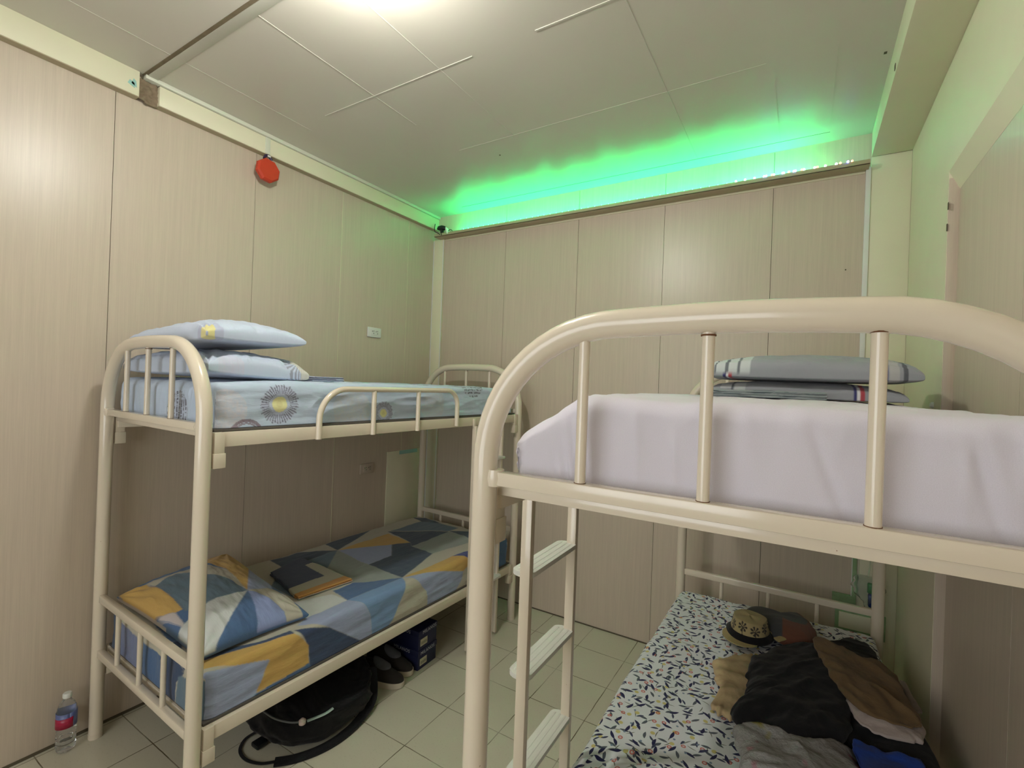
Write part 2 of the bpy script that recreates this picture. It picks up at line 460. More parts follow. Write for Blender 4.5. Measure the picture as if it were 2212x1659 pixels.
# patches low on the walls
trim(M_CREAM, (0, .006, -0.105, 0.250, 0.40, 1.066), label='cream cover board low on the left wall')
trim(M_CYAN, (.006, .0068, 0.02, 0.22, 1.035, 1.064), bev=0)
trim(M_GREENP, (2.917, 2.936, YB-.0225, YB-.0005, 0.30, 0.86), (2.835, 2.936, YB-.0235, YB-.0005, 0.525, 0.585), (2.85, 3.06, YB-.0215, YB-.0005, 0.39, 0.515), bev=0.002, label='torn green paint low on the back wall')
trim(M_CREAM, (2.945, 3.03, YB-.03, YB-.0005, 0.70, 0.95), (2.866, 3.02, YB-.03, YB-.0005, 0.418, 0.497), label='cream cover boards low at the column')
# dark gap under the panels
trim(M_SEAM, (0, .004, YF+.01, YB-.02, 0.0, 0.012), (0.11, 2.9, YB-.004, YB-.001, 0.0, 0.008), bev=0)
# small holes and nails in walls and ceiling
bm = bmesh.new()
for p in ((3.098, -0.30, 1.59, .010), ):
    lathe(bm, [(p[3]*.3, -.012), (p[3], -.004), (p[3], .006), (p[3]*.4, .014)], 12, p[:3])
TN[0] += 1; struct(finish('trim_%d' % TN[0], bm, M_WHITE), 'lump of white filler on the column')
trim(M_SEAM, (XR-.002, XR, -0.430, -0.420, 2.30, 2.325), (XR-.002, XR, -0.422, -0.412, 2.225, 2.25), (2.933, 2.935, -0.42, -0.40, 2.865, 2.885), (2.905, 2.915, -0.35, -0.335, ZC-.001, ZC), (1.08, 1.088, -0.338, -0.330, ZC-.002, ZC), (2.84, 2.846, YB-.002, YB, 2.277, 2.284), bev=0)

# ================================================================== LAMP AND LEDS
def ceiling_lamp(pos, strength, label):
    lamp = thing('ceiling_lamp', label, 'lamp', pos)
    bm = bmesh.new(); lathe(bm, [(0.055, 0.094), (0.06, 0.05), (0.045, 0.03)], 32); finish('base', bm, M_WHITEP, lamp)
    t = NT('lamp_diffuser'); t.set(color=(0.9, 0.9, 0.9), ecol=LAMP_COLOR, estr=strength)
    bm = bmesh.new(); lathe(bm, [(0.040, 0.03)]+[(0.052*math.cos(a), -0.052*math.sin(a)) for a in [-.5, -.2, 0, .3, .6, .9, 1.2, 1.45]], 32)
    finish('bulb', bm, t.m, lamp)
ceiling_lamp(LAMP_POS, LAMP_STRENGTH, 'round white ceiling lamp, lit, beside the ceiling batten')
# added fill light, framed like a window, in the wall behind the camera
bm = bmesh.new()
wx0, wx1, wz0, wz1 = 0.75, 2.55, 0.95, 2.25
for b in ((wx0-.05, wx1+.05, wz0-.05, wz0), (wx0-.05, wx1+.05, wz1, wz1+.05), (wx0-.05, wx0, wz0, wz1), (wx1, wx1+.05, wz0, wz1), ((wx0+wx1)/2-.02, (wx0+wx1)/2+.02, wz0, wz1)):
    box(bm, b[0], b[1], YF+.0005, YF+.05, b[2], b[3], .003)
wn = struct(finish('fill_panel_1', bm, M_WHITE))
t = NT('fill_glow'); t.set(color=(0.8, 0.8, 0.8), ecol=FILL_COLOR, estr=FILL_STRENGTH)
bm = bmesh.new(); box(bm, wx0, wx1, YF+.012, YF+.018, wz0, wz1); finish('fill_pane', bm, t.m, wn, smooth=False)
strip = thing('light_strip', 'string of glowing green lights along the shelf at the ceiling', 'light strip', (0, 0, SZ+.006))
t = NT('led_glow'); t.set(color=(0.1, 0.9, 0.4), ecol=LED_COLOR, estr=LED_STRENGTH)
t2 = NT('led_core'); t2.set(color=(0.8, 1, 0.9), ecol=(0.35, 1.0, 0.62), estr=20.0)
t3 = NT('led_blue'); t3.set(color=(0.2, 0.3, 0.9), ecol=(0.12, 0.2, 1.0), estr=22.0)
t5 = NT('led_green'); t5.set(color=(0.2, .9, 0.5), ecol=(0.10, 1.0, 0.5), estr=5.0)
t4 = NT('led_orange'); t4.set(color=(0.9, 0.4, 0.2), ecol=(1.0, 0.35, 0.12), estr=2.2)
bm = bmesh.new(); box(bm, 0.27, 2.86, SY+.018, SY+.036, 0.0, 0.002); finish('tape', bm, M_WHITEP, strip, smooth=False)
bm = bmesh.new(); tube(bm, [(0.27+.01*k, SY+.027+.003*math.sin(k*.27), .0072+.0024*math.sin(k*.26)+.001*math.sin(k*.11)) for k in range(241)], .004, 8, flat=.5); finish('glow_tube', bm, t.m, strip)
for k in range(52):
    x = 0.36+k*0.0475; bm = bmesh.new()
    s = 0.4 if x < 2.30 else 0.85
    lathe(bm, [(0.0035*s, 0), (0.006*s, 0.004), (0.0055*s, 0.010), (0.002*s, 0.013)], 10, (x, SY+.006, 0.013 if s < .5 else 0.018))
    c = finish('diode', bm, t2.m if s > .5 else t5.m, strip)
for x, m_ in ((2.832, t3.m), (2.46, t3.m), (2.54, t3.m), (2.60, t3.m), (2.85, t4.m), (2.80, t4.m), (2.70, t4.m), (2.63, t4.m), (2.57, t4.m), (2.49, t4.m)):
    bm = bmesh.new(); lathe(bm, [(0.002, 0), (0.005, 0.003), (0.005, 0.008), (0.002, 0.011)], 10, (x, SY+.002, 0.019)); c = finish('diode', bm, m_, strip)
    c['label'] = 'blue diode' if m_ == t3.m else 'orange diode'

dev = thing('power_adapter', 'small black power adapter with white plug on the corner of the shelf', 'adapter', (0.135, 0.275, SZ+.006))
bm = bmesh.new()
tube(bm, [(-.045, 0, .060), (-.03, 0, .066), (0, 0, .066), (.025, 0, .060), (.038, 0, .052)], .02, 16, rv=[.008, .019, .021, .018, .008])
tube(bm, [(.0, 0, .05), (.005, 0, .02), (.01, 0, .0)], .014, 12); finish('body', bm, M_BLACKP, dev)
bm = bmesh.new(); tube(bm, [(.045, -.005, .062), (.055, -.005, .045), (.065, -.005, .02), (.070, -.005, .004)], .012, 10, rv=[.004, .013, .014, .008]); finish('plug', bm, M_WHITEP, dev)
bm = bmesh.new(); tube(bm, smooth_path([(-.055, -.02, .10), (-.062, -.02, .06), (-.05, -.025, .035), (-.02, -.03, .02), (0, -.02, .006)], 6), .003, 8); finish('cable', bm, M_BLACKP, dev)
bm = bmesh.new(); tube(bm, smooth_path([(.07, -.01, .02), (.085, -.01, .034), (.105, -.01, .034), (.125, -.01, .012)], 6), .0025, 8); finish('cable', bm, M_BLACKP, dev)

# red octagonal box hanging from the beam
al = thing('alarm_box', 'red octagonal box hanging from the cream beam on the left wall', 'alarm', (XB+.002, -1.148, 2.766), 0)
bm = bmesh.new(); R = 0.068
prof = [(.92, 0), (1, .006), (1, .026), (.86, .036)]
rings = []
for s, dx in prof:
    rings.append([bm.verts.new((dx, R*s*math.sin(a), R*s*math.cos(a)*0.97)) for a in [PI/8+k*PI/4+.12 for k in range(8)]])
for a, b in zip(rings[:-1], rings[1:]):
    for k in range(8): bm.faces.new((a[k], a[(k+1) % 8], b[(k+1) % 8], b[k]))
bm.faces.new(rings[0][::-1]); bm.faces.new(rings[-1]); finish('housing', bm, M_RED, al, smooth=False)
bm = bmesh.new(); tube(bm, smooth_path([(.014, -.022, .060), (.012, -.012, .082), (.010, .008, .086), (.012, .024, .066)], 5), .0075, 10); finish('hanger', bm, plain('dark_purple_plastic', (46, 34, 66), .3), al)
bm = bmesh.new(); box(bm, .018, .022, -.006, .012, .076, .086, .001); finish('clip', bm, M_WHITEP, al)

def socket(name, y, z, label, mat, tilt=0):
    s = thing(name, label, 'socket', (0.0, y, z), 0)
    bm = bmesh.new(); box(bm, 0.0005, 0.011, -.064, .064, -.036, .036, .006, seg=3); o1 = finish('plate', bm, mat, s)
    bm = bmesh.new(); box(bm, 0.0105, 0.0135, -.034, .034, -.022, .022, .001); finish('insert', bm, mat, s)
    bm = bmesh.new()
    for yy in (-.018, .018):
        for dy, dz in ((-.007, .007), (.006, .009), (.006, -.007)): box(bm, .0130, .0142, yy+dy-.002, yy+dy+.002, dz-.004, dz+.004)
    finish('pin_hole', bm, M_HOLE, s, smooth=False)
    for c in s.children: c.rotation_euler = (tilt, 0, 0)
    return s
socket('wall_socket', -0.277, 1.951, 'white double wall socket above the upper bunk on the left wall', M_WHITEP, 0)
socket('wall_socket', -0.300, 0.968, 'white double wall socket low on the left wall, between the bunks', plain('grey_plastic', (196, 182, 164), .5), 0)

# ================================================================== BUNK BEDS
RT = 0.0247
def arch_pts(W, H, R=0.265, n=14):
    p = [(0, 0, 0), (0, 0, 0.5), (0, 0, 1.0), (0, 0, H-R-.05), (0, 0, H-R)]
    for k in range(1, n+1):
        a = PI/2*k/n; p.append((R-R*math.cos(a), 0, H-R+R*math.sin(a)))
    for k in range(1, 8):
        x = R+(W-2*R)*k/8; p.append((x, 0, H+0.004*math.sin(PI*k/8)))
    for k in range(n+1):
        a = PI/2*k/n; p.append((W-R+R*math.sin(a), 0, H-R+R*math.cos(a)))
    return p+[(W, 0, H-R-.05), (W, 0, 1.0), (W, 0, .5), (W, 0, 0)]

def bunk_bed(label, loc, rz, aisle, flip):
    """aisle: +1 ladder side at x=W, -1 at x=0; flip: ladder at the near end (y small)"""
    t = thing('bunk_bed', label, 'bunk bed', loc, rz)
    W, L = BW, BL
    def fy(y): return L-y if flip else y       # along-bed position of guard rail and ladder
    for end in (0, 1):
        y = L if end else 0; inn = -1 if end else 1
        bm = bmesh.new(); tube(bm, [(x, y, z) for x, _, z in arch_pts(W, BH)], RT, 28)
        a = finish('end_frame', bm, M_BED, t)
        for x in (0, W):
            bm = bmesh.new(); lathe(bm, [(RT+.0015, 0.0), (RT+.0015, .02), (RT, .0205)], 24, (x, y, 0.0005), close=False); finish('foot_cap', bm, M_BED, a)
        for x in (0.203, 0.409, 0.622):
            bm = bmesh.new(); tube(bm, [(x, y, 1.435), (x, y, 1.706)], .0098, 18); s_ = finish('spindle', bm, M_BED, a)
            bm = bmesh.new(); tube(bm, [(x, y, 1.4405), (x, y, 1.4420)], .0106, 14); finish('weld', bm, M_WELD, s_)
            bm = bmesh.new(); tube(bm, [(x, y, 1.6985), (x, y, 1.7010)], .0116, 14); finish('weld', bm, M_WELD, s_)
        bm = bmesh.new(); box(bm, RT-.004, W-RT+.004, y-.0125, y+.0125, 1.414, 1.441, .0025); finish('end_rail', bm, M_BED, a)
        for x in (RT, W-RT):
            bm = bmesh.new(); lathe(bm, [(.017, -.016), (.0195, 0), (.017, .016)], 12, (x, y, 1.428)); finish('weld_bead', bm, M_BED, a)
        # lower end rail with short spindles
        bm = bmesh.new(); box(bm, RT-.004, W-RT+.004, y-.0125, y+.0125, .598, .630, .004); finish('end_rail', bm, M_BED, a)
        bm = bmesh.new(); box(bm, RT-.004, W-RT+.004, y-.0125, y+.0125, .358, .390, .004); finish('end_rail', bm, M_BED, a)
        for x in (0.21, 0.43, 0.64):
            bm = bmesh.new(); tube(bm, [(x, y, .385), (x, y, .603)], .0095, 14); finish('spindle', bm, M_BED, a)
    for (z0, z1, lvl) in ((1.357, 1.408, 1), (.338, .388, 0)):
        fr = None
        bm = bmesh.new()
        for x0, x1 in ((W-.020, W+.012), (-.012, .020)):
            box(bm, x0, x1, .034, L-.034, z0, z1, .002)
        for y0, y1 in ((.030, .050), (L-.050, L-.030)): box(bm, .0, W, y0, y1, z1-.022, z1-.003, .002)
        fr = finish('bed_frame', bm, M_BED, t)
        bm = bmesh.new(); box(bm, .006, W-.006, .035, L-.035, z1-.0005, z1+.010, .002); finish('base_board', bm, M_PLY, fr)
        for x, sx in ((W, 1), (0, -1)):
            for y0, y1 in ((.0262, .066), (L-.066, L-.0262)):
                bm = bmesh.new()
                xa, xb = sorted((x-sx*.012, x+sx*.0165)); box(bm, xa, xb, y0+.002, y1-.004, z0-.022, z1+.001, .0015)
                xa, xb = sorted((x-sx*.014, x+sx*.0185)); box(bm, xa, xb, y0, y1, z0-.072, z0-.021, .0015)
                finish('hook_bracket', bm, M_BED, fr)
    # guard rail: low arch of flat tube clipped on the aisle side
    xs = (W+.0252) if aisle > 0 else -.0252
    ya, yb = fy(0.424), fy(1.303)
    if ya > yb: ya, yb = yb, ya
    Rg = 0.13 if True else 0; H = 1.565; pts = [(xs, ya, 1.358), (xs, ya, 1.42), (xs, ya, H-Rg)]
    Rn, Rf = (Rg, .085)
    if flip: Rn, Rf = .085, Rg
    pts[-1] = (xs, ya, H-Rn)
    for k in range(1, 11):
        a = PI/2*k/10; pts.append((xs, ya+Rn-Rn*math.cos(a), H-Rn+Rn*math.sin(a)))
    for k in range(0, 11):
        a = PI/2*k/10; pts.append((xs, yb-Rf+Rf*math.sin(a), H-Rf+Rf*math.cos(a)))
    pts += [(xs, yb, 1.42), (xs, yb, 1.366)]
    bm = bmesh.new(); tube(bm, pts, .0125, 16); g = finish('guard_rail', bm, M_BED, t)
    for yy in (fy(.706), fy(.993)):
        bm = bmesh.new(); tube(bm, [(xs, yy, 1.358), (xs, yy, H-.004)], .0112, 14); finish('guard_post', bm, M_BED, g)
    # ladder
    sx = 1 if aisle > 0 else -1; x0 = W if aisle > 0 else 0
    yl = [fy(1.752), fy(1.476)]; yl.sort()
    for yy in yl:
        bm = bmesh.new()
        xa, xb = sorted((x0+sx*.0125, x0+sx*.040)); box(bm, xa, xb, yy-.0095, yy+.0095, .02, 1.356, .0015)
        xa, xb = sorted((x0+sx*.0125, x0+sx*.026)); box(bm, xa, xb, yy-.0095, yy+.0095, 1.34, 1.40, .0015)
        finish('ladder_stile', bm, M_BED, t)
    for z in (1.152, .900, .648, .396):
        bm = bmesh.new()
        c0, c1 = yl[0]+.014, yl[1]-.014; xc = x0+sx*.040; hw = .030; n = 8
        out = []
        for k in range(n+1): a = -PI/2+PI*k/n; out.append((xc+hw*math.sin(a), c1+.020*math.cos(a)))
        for k in range(n+1): a = PI/2+PI*k/n; out.append((xc+hw*math.sin(a), c0+.020*math.cos(a)))
        va = [bm.verts.new((p[0], p[1], z)) for p in out]; vb = [bm.verts.new((p[0], p[1], z-.012)) for p in out]
        bm.faces.new(va); bm.faces.new(vb[::-1])
        for k in range(len(out)): bm.faces.new((va[k], va[(k+1) % len(out)], vb[(k+1) % len(out)], vb[k]))
        for q_ in (-.016, 0, .016): box(bm, xc+q_-.003, xc+q_+.003, c0-.004, c1+.004, z-.001, z+.0006, .0005)
        finish('ladder_rung', bm, M_BEDW, t, smooth=True, angle=30)
    return t

LB = (0.0721, -1.8385, 0.0); LA = -0.0286
RB = (2.1388, -1.9114, 0.0); RA = 0.0084
bunk_bed('cream tubular steel bunk bed against the left wall', LB, LA, +1, False)
bunk_bed('cream tubular steel bunk bed filling the right foreground', RB, RA, -1, True)

def place(o, which):
    loc, a = (LB, LA) if which == 'l' else (RB, RA)
    o.location = loc; o.rotation_euler = (0, 0, a); return o

# ------------------------------------------------------------------ mattresses
def mattress(x0, x1, y0, y1, zb, zt, r, step, bulge=None, Rc=0.05, wr=0.004, seed=0, sag=0.0):
    h = (zt-zb)+.02
    s = np.arange(y0-h, y1+h+step, step); tt = np.arange(x0-h, x1+h+step, step)
    S, T = np.meshgrid(s, tt, indexing='ij')
    def fold(c, lo, hi):
        dn = np.maximum(c-(hi-r), 0); dl = np.maximum((lo+r)-c, 0); dd = np.maximum(dn, dl)
        arc = r*PI/2
        off = np.where(dd < arc, r*np.sin(np.minimum(dd, arc)/r), r)
        drop = np.where(dd < arc, r*(1-np.cos(np.minimum(dd, arc)/r)), r+dd-arc)
        pos = np.where(dn > 0, hi-r+off, np.where(dl > 0, lo+r-off, c))
        return pos, drop
    Y, dS = fold(S, y0, y1); X, dT = fold(T, x0, x1)
    drop = (dS**4+dT**4)**0.25
    # rounded plan corners
    cx = np.clip(X, x0+Rc, x1-Rc); cy = np.clip(Y, y0+Rc, y1-Rc); ex = (X-cx)/Rc; ey = (Y-cy)/Rc
    X = cx+ex*np.sqrt(1-ey*ey/2)*Rc; Y = cy+ey*np.sqrt(1-ex*ex/2)*Rc
    Z = np.maximum(zt-drop, zb)
    if bulge is not None: X, Y, Z = bulge(X, Y, Z)
    V = np.stack([X, Y, Z], -1); Nn = normals(V)
    if Nn[len(s)//2, len(tt)//2, 2] < 0: Nn = -Nn
    w_ = wr*fbm(S*3.1, T*9, seed, 4)+wr*.5*fbm(S*11, T*5, seed+5, 3)-sag*np.sin(PI*np.clip((X-x0)/(x1-x0), 0, 1))
    side = np.clip(drop/0.05, 0, 1)
    w_ = w_+side*wr*1.2*ridge(S*4+T*2, T*16, seed+9)-wr*.4
    lim = np.clip((Z-zb)/0.03, 0, 1)
    V = V+Nn*(w_*lim)[..., None]
    V[..., 2] = np.maximum(V[..., 2], zb)
    return V, S, T

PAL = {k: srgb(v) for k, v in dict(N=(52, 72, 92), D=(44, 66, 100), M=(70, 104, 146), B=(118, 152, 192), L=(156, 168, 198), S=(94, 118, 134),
      C=(186, 182, 164), G=(148, 156, 148), W=(204, 208, 204), O=(204, 166, 88), I=(66, 78, 138), K=(50, 72, 100), P=(112, 124, 158), R=(196, 188, 186), V=(140, 156, 200)).items()}
PAT = [
('N',[(0.745,0.038),(0.926,0.043),(1.083,0.19),(0.883,0.194),(0.733,0.174)]),
('S',[(0.733,0.174),(0.883,0.194),(1.083,0.19),(0.852,0.403),(0.699,0.547),(0.556,0.574),(0.56,0.37)]),
('N',[(1.106,0.031),(1.465,0.035),(1.083,0.19)]),
('O',[(1.08,0.193),(1.489,0.184),(1.458,0.425),(1.348,0.371)]),
('L',[(1.08,0.193),(1.351,0.368),(1.227,0.501),(1.044,0.516)]),
('G',[(1.08,0.193),(1.044,0.516),(1.032,0.795),(0.836,0.642),(0.837,0.585),(0.85,0.401)]),
('N',[(1.518,0.146),(1.799,0.461),(1.416,0.478),(1.458,0.425)]),
('N',[(1.351,0.368),(1.458,0.425),(1.416,0.478),(1.406,0.665),(1.032,0.795),(1.044,0.516),(1.227,0.501)]),
('G',[(1.416,0.478),(1.799,0.461),(1.812,0.58),(1.768,0.72),(1.406,0.665)]),
('N',[(1.805,0.456),(1.925,0.6),(1.833,0.799),(1.762,0.675),(1.789,0.599)]),
('S',[(1.539,0.152),(1.852,0.15),(1.891,0.243),(1.892,0.467),(1.805,0.456)]),
('N',[(1.875,0.024),(1.93,0.112),(1.903,0.302),(1.841,0.161)]),
('C',[(1.406,0.665),(1.768,0.72),(1.683,0.833),(1.526,0.806),(1.447,0.789),(1.032,0.795)]),
('O',[(1.032,0.795),(1.447,0.789),(1.527,0.9),(1.456,0.931),(1.078,0.816)]),
('I',[(1.447,0.789),(1.534,0.8),(1.707,0.877),(1.722,0.911),(1.527,0.9)]),
('L',[(1.032,0.795),(1.078,0.816),(1.456,0.931),(1.447,0.974),(1.361,1.052),(1.156,1.047),(1.141,0.94),(1.112,0.912)]),
('C',[(1.032,0.795),(1.112,0.912),(1.141,0.94),(1.156,1.05),(0.854,1.053),(0.916,0.981),(0.96,0.921)]),
('B',[(1.032,0.795),(0.96,0.921),(0.916,0.981),(0.854,1.053),(0.775,1.053),(0.766,0.941),(0.754,0.911),(0.689,0.786)]),
('M',[(1.032,0.795),(0.836,0.642),(0.711,0.65),(0.689,0.786)]),
('W',[(0.688,0.673),(0.689,0.786),(0.48,0.781),(0.522,0.609)]),
('L',[(0.689,0.786),(0.754,0.911),(0.766,0.941),(0.775,1.053),(0.754,1.058),(0.539,0.894),(0.418,0.808),(0.48,0.781)]),
('D',[(0.388,0.831),(0.539,0.894),(0.754,1.058),(0.447,1.048),(0.445,0.998),(0.437,0.936),(0.422,0.895)]),
('M',[(0.221,1.014),(0.442,1.002),(0.474,1.059),(0.165,1.063),(0.131,1.044)]),
('O',[(0.04,0.819),(0.073,0.771),(0.38,0.85),(0.415,0.894),(0.439,0.927),(0.442,1.002),(0.221,1.014),(0.271,0.909),(0.141,0.872)]),
('L',[(0.021,0.843),(0.141,0.872),(0.271,0.909),(0.221,1.014),(0.165,1.063),(0.0,1.08)]),
('D',[(0.053,0.675),(0.09,0.734),(0.26,0.801),(0.381,0.822),(0.38,0.85),(0.073,0.771),(0.002,0.719)]),  # shadow below the pillow, painted into the sheet's colour
('M',[(0.089,0.275),(0.112,0.331),(0.127,0.487),(0.085,0.591),(0.055,0.53)]),
('D',[(0.07,0.549),(0.088,0.584),(-0.002,0.727),(-0.001,0.583)]),
('K',[(0.02,-0.2),(0.02,0.093),(-0.2,0.086),(-0.2,-0.2)]),
('P',[(0.01,0.093),(-0.004,0.33),(-0.2,0.341),(-0.2,0.11)]),
('M',[(-0.001,0.361),(0.001,0.538),(-0.2,0.55),(-0.2,0.374)]),
('D',[(0.001,0.538),(0.0,0.723),(-0.051,0.676),(-0.2,0.659),(-0.2,0.558)]),
('S',[(-0.024,0.687),(0.012,0.843),(0.0,1.08),(-0.2,0.9),(-0.2,0.659)]),
('M',[(1.80,0.72),(2.0,0.60),(2.1,1.1),(1.50,1.1),(1.52,0.93),(1.72,0.91)]),
('W',[(1.92,0.88),(2.02,0.86),(2.02,1.02),(1.95,0.98)]),
]
V, S, T = mattress(.010, .866, .030, 1.955, .399, .568, .030, .0045, wr=.0035, seed=3)
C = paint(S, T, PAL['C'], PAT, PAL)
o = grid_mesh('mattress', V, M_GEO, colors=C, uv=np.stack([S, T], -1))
place(o, 'l'); tag(o, 'lower bunk mattress in blue, ochre and cream geometric patchwork sheet', 'mattress')

# upper left mattress: pale blue sheet with sunbursts
def sun_paint(S, T):
    C = np.zeros(S.shape+(3,)); C[:] = srgb((188, 204, 224))
    n = fbm(S*4, T*7, 41, 3)
    C = C*(1-.05*n[..., None])
    def blend(m, col):
        nonlocal C
        m = np.clip(m, 0, 1)[..., None]; C = C*(1-m)+np.array(srgb(col))*m
    def polar(cs, ct): return np.hypot(S-cs, T-ct), np.arctan2(T-ct, S-cs)
    def burst(cs, ct, R, ry):
        q, a = polar(cs, ct)
        ray = (np.cos(a*42) > 0.15)
        blend((q < R)*(q > ry)*0.35, (176, 172, 196)); blend(ray*(q < R*(1+.06*np.sin(a*17)))*(q > R*.55)*.85, (92, 88, 110)); blend((q < ry)*1.0, (226, 222, 164))
        blend((q < ry*.45)*.3, (190, 180, 120))
    def disc(cs, ct, R, col, k=.5):
        q, a = polar(cs, ct); blend((q < R)*k*(0.75+.5*vnoise(S*140, T*140, 3)), col)
    def script(cs, ct, R):
        q, a = polar(cs, ct); rows = (np.mod(T*100+.4*vnoise(S*60, T*5, 8), 2.0) < 1.0); let = vnoise(S*260, np.floor(T*50)*7.3, 6) > -.15
        blend((q < R)*.3, (180, 180, 196)); blend((q < R)*rows*let*.85, (72, 70, 84))
    def ring(cs, ct, R, col):
        q, a = polar(cs, ct)
        for k, w_ in ((1.0, .004), (.9, .003), (.78, .003)): blend((np.abs(q-R*k) < w_)*.8, col)
    burst(.275, .935, .075, .030)
    burst(.80, .985, .055, .020)
    disc(.065, .955, .085, (218, 210, 216), .55)
    ring(.150, 1.05, .06, (120, 96, 110))
    script(-.075, .60, .085)
    script(1.50, .80, .115)
    burst(1.92, .93, .05, .020)
    disc(1.15, .95, .09, (206, 204, 206), .4); disc(.62, .97, .10, (208, 204, 200), .4)
    burst(.95, .45, .09, .03); burst(1.6, .3, .08, .03); ring(1.25, .6, .09, (120, 110, 130)); disc(.5, .5, .1, (215, 210, 214)); script(.9, .12, .09)
    return C
def bulgeL(X, Y, Z):
    k = np.clip((.30-Y)/.3, 0, 1); return X, Y, Z-(.012*k*k+.035*np.clip((Y-1.6)/.36, 0, 1)**2)*np.clip((Z-1.42)/.12, 0, 1)
V, S, T = mattress(.012, .862, .032, 1.955, 1.4195, 1.590, .036, .003, bulge=bulgeL, wr=.0045, seed=21)
o = grid_mesh('mattress', V, M_SUN, colors=sun_paint(S, T), uv=np.stack([S, T], -1))
place(o, 'l'); tag(o, 'upper bunk mattress in pale blue sheet with sunburst motifs', 'mattress')

# upper right mattress: white sheet, drawn down at the near left corner
def bulgeR(X, Y, Z):
    k = np.clip(1-(X-.02)/.15, 0, 1)*np.clip(1-(Y-.03)/.42, 0, 1)
    top = np.clip((Z-1.425)/.16, 0, 1)
    Z = Z-.105*k*top-.004*np.clip((X-.4)/.4, 0, 1)*top
    X = X+.010*np.clip(1-(Z-1.42)/.06, 0, 1)*np.clip(1-(X-.02)/.1, 0, 1)
    return X, Y, Z
V, S, T = mattress(.022, .858, .045, 1.945, 1.4195, 1.596, .034, .005, bulge=bulgeR, wr=.0035, seed=51)
# gathers in the sheet near the left corner of the head face
f = np.clip(1-np.abs(T-.17)/.07, 0, 1)*np.clip((.03-S)/.10, 0, 1)*np.clip((V[..., 2]-1.425)/.02, 0, 1)
V[..., 1] -= .005*f*np.sin((T+(S)*.18)*260)
for tc, dr in ((.56, .35), (.735, .25)):
    f = np.exp(-((T-tc+(S)*dr)/.008)**2)*np.clip((.04-S)/.03, 0, 1); V[..., 1] += .005*f
o = grid_mesh('mattress', V, M_WHITESHEET, uv=np.stack([S, T], -1))
place(o, 'r'); tag(o, 'thick upper bunk mattress in plain white lavender-tinted sheet', 'mattress')

V, S, T = mattress(.004, .868, .030, 1.960, .399, .534, .032, .008, wr=.004, seed=71, bulge=lambda X, Y, Z: (X, Y, Z-.006*np.clip((Y-1.3)/.6, 0, 1)*np.clip((Z-.41)/.1, 0, 1)))
o = grid_mesh('mattress', V, M_FLORAL, uv=np.stack([S, T], -1))
place(o, 'r'); tag(o, 'lower bunk mattress in white sheet printed with olive sprigs', 'mattress')

# ------------------------------------------------------------------ pillows
def pillow_pts(corners, H, pinch=.05, n=180, wr=.004, seed=0, flatb=.55, ear=.0, pw=.42, bw=.16):
    c00, c10, c01, c11 = [np.array(c, float) for c in corners]    # (x-,y-) (x+,y-) (x-,y+) (x+,y+)
    u = np.sin(np.linspace(-PI/2, PI/2, n)); U, Vv = np.meshgrid(u, u, indexing='ij')
    a = U*(1-pinch*(1-Vv**2)); b = Vv*(1-pinch*1.3*(1-U**2))
    s = (a+1)/2; t_ = (b+1)/2
    base = (c00*((1-s)*(1-t_))[..., None]+c10*(s*(1-t_))[..., None]+c01*((1-s)*t_)[..., None]+c11*(s*t_)[..., None])
    prof = (np.clip((1-U**2)*(1-Vv**2), 0, 1))**pw
    w_ = wr*(fbm(U*2.5, Vv*2.5, seed, 4)+.7*ridge(U*3+Vv, Vv*5, seed+3))*np.clip(prof*2, 0, 1)
    # radial pulls towards the corners
    for su in (-1, 1):
        for sv in (-1, 1):
            du, dv = U-su, Vv-sv; rr_ = np.hypot(du, dv); an = np.arctan2(dv*sv, du*su)
            w_ = w_+wr*1.1*np.exp(-(rr_/.55)**2)*np.sin(an*13+seed)*np.clip(rr_*4, 0, 1)*np.clip(prof*3, 0, 1)
    top = base.copy(); top[..., 2] += H*prof+w_
    bot = base.copy(); bot[..., 2] -= H*flatb*(np.clip((1-U**2)*(1-Vv**2), 0, 1))**bw
    return top, bot, U, Vv
def pillow(name, corners, H, mat, which, label, colfn, **kw):
    top, bot, U, Vv = pillow_pts(corners, H, **kw)
    n = U.shape[0]
    # stack the two sheets in one grid, joined along one edge; other edges meet
    G = np.concatenate([top, bot[::-1][1:]], 0)
    Uc = np.concatenate([U, U[::-1][1:]], 0); Vc = np.concatenate([Vv, Vv[::-1][1:]], 0)
    side = np.concatenate([np.ones_like(U), -np.ones_like(U)[1:]], 0)
    C = colfn(G[..., 0], G[..., 1], Uc, Vc, side)
    o = grid_mesh(name, G, mat, colors=C, uv=np.stack([Uc*.35, Vc*.2+side], -1))
    m_ = o.modifiers.new('weld', 'WELD'); m_.merge_threshold = 0.0004
    place(o, which); tag(o, label, 'pillow'); return o

